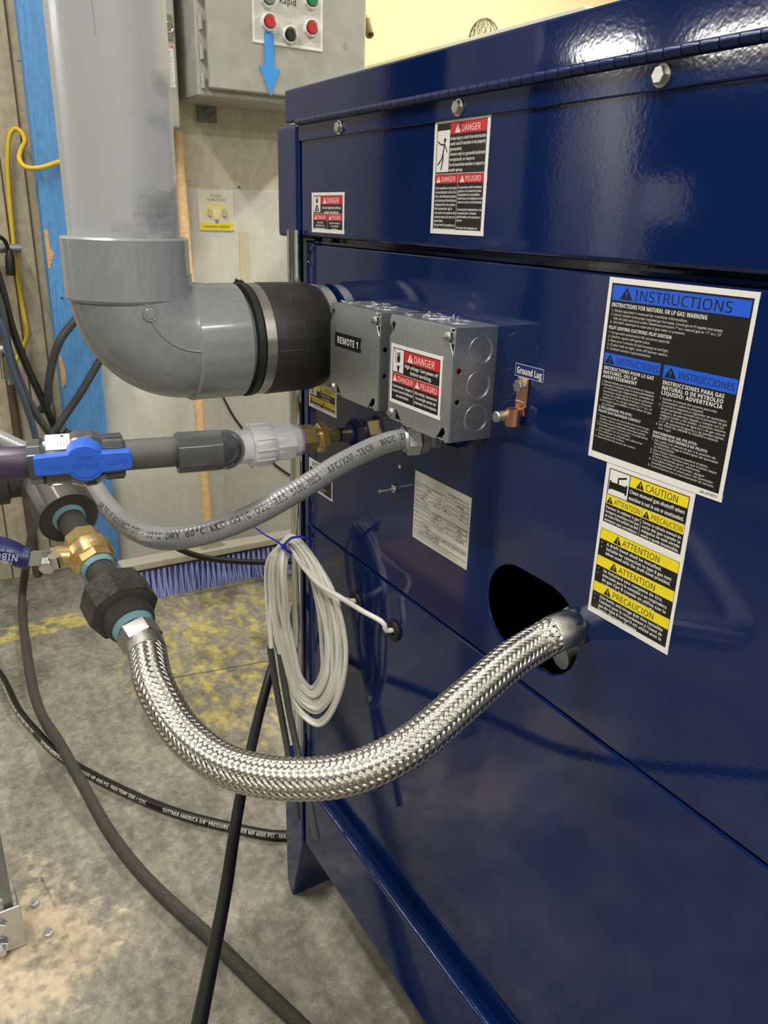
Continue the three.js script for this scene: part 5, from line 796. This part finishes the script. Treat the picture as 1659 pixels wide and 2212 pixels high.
// white cabinet, wire basket before the cream wall
{
  tag(mesh('white_cabinet', box2(-3.4, -1.9, 0, 1.7, -1.85, -1.3, 0.006), std({ color: 0xf0efe8, roughness: 0.5 })), 'white cabinet standing behind the blue machine', 'cabinet');
  const q = py(1045, 90, 1.7), R = 0.052, t = thing('wire_basket', 'rusty wire mesh dome on top of the white cabinet', 'basket', [q.x, 1.7, q.z]), H = 0.068;
  const wm = std({ color: 0x6e6250, roughness: 0.5, metalness: 0.6 });
  for (let k = 0; k < 16; k++) for (const s of [-1, 1]) { const l = []; for (let i = 0; i <= 8; i++) { const e = i / 8 * Math.PI / 2 * 0.97, a = k / 16 * Math.PI * 2 + s * e * 0.55; l.push(V(Math.cos(a) * R * Math.cos(e), H * Math.sin(e), Math.sin(a) * R * Math.cos(e))); } mesh('wire', sweep(l, 0.0011, { n: 14, s: 5 }), wm, t); }
  mesh('rim', new THREE.TorusGeometry(R, 0.0018, 6, 40).rotateX(Math.PI / 2).translate(0, 0.0018, 0), wm, t);
}
// strut post on the floor, loose anchors
{
  const p = py(22, 2050, 0), t = thing('strut_post', 'zinc slotted strut post in a floor base', 'post', [-1.135, 0, 0.4735]);
  const s = new THREE.Shape(); s.moveTo(-0.02, 0); s.lineTo(0.02, 0); s.lineTo(0.02, 1.1); s.lineTo(-0.02, 1.1); s.closePath(); for (let k = 0; k < 12; k++) { const h = new THREE.Path(); const y = 0.09 + k * 0.05; h.absarc(0, y + 0.008, 0.0072, 0, Math.PI, false); h.absarc(0, y - 0.008, 0.0072, Math.PI, Math.PI * 2, false); s.holes.push(h); }
  mesh('channel_web', cubeUV(extr(s, 0.0026, 0.0005).rotateY(Math.PI / 2).translate(0.006, 0, 0.0)), M.zincDull, t);
  for (const q of [-1, 1]) mesh('channel_flange', box(0.04, 1.1, 0.0026, 0.0008, -0.013, 0.55, q * 0.0195), M.zincDull, t);
  mesh('channel_lip', merge([box(0.0026, 1.1, 0.009, 0.0008, -0.032, 0.55, 0.0145), box(0.0026, 1.1, 0.009, 0.0008, -0.032, 0.55, -0.0145)]), M.zincDull, t);
  mesh('base_plate', box(0.058, 0.006, 0.062, 0.002, -0.009, 0.003, 0), M.zinc, t);
  mesh('base_bracket', merge([box(0.005, 0.085, 0.062, 0.002, 0.017, 0.0425, 0), box(0.05, 0.085, 0.004, 0.0015, -0.008, 0.0425, -0.0285)]), M.zinc, t);
  for (const y of [0.058]) mesh('bracket_bolt', merge([cyl(0.0125, 0.002, 24), poly(6, 0.0105, 0.007, 0.0008)]).rotateZ(-Math.PI / 2).translate(0.0205, y, 0.004), M.zinc, t);
  mesh('floor_bolt', merge([cyl(0.014, 0.002, 24), poly(6, 0.0115, 0.009, 0.001), cyl(0.006, 0.02, 14).translate(0, 0.008, 0)]).rotateZ(-Math.PI / 2).translate(0.0195, 0.02, 0.006), M.zinc, t);
  for (const [a, b, lab] of [[75, 1955, 'loose zinc nut on the dust farther from the black cord'], [105, 2020, 'loose zinc anchor nut on the pale concrete dust']]) { const q = py(a, b, 0); const m = tag(mesh('anchor_nut', merge([poly(6, 0.0082, 0.0075, 0.0009), cyl(0.0046, 0.013, 16).translate(0, 0.0065, 0)]), M.zinc), lab, 'nut', 'loose anchor nuts'); m.position.set(q.x, 0, q.z); m.rotation.y = a; }
}
renderer.render(scene, camera);
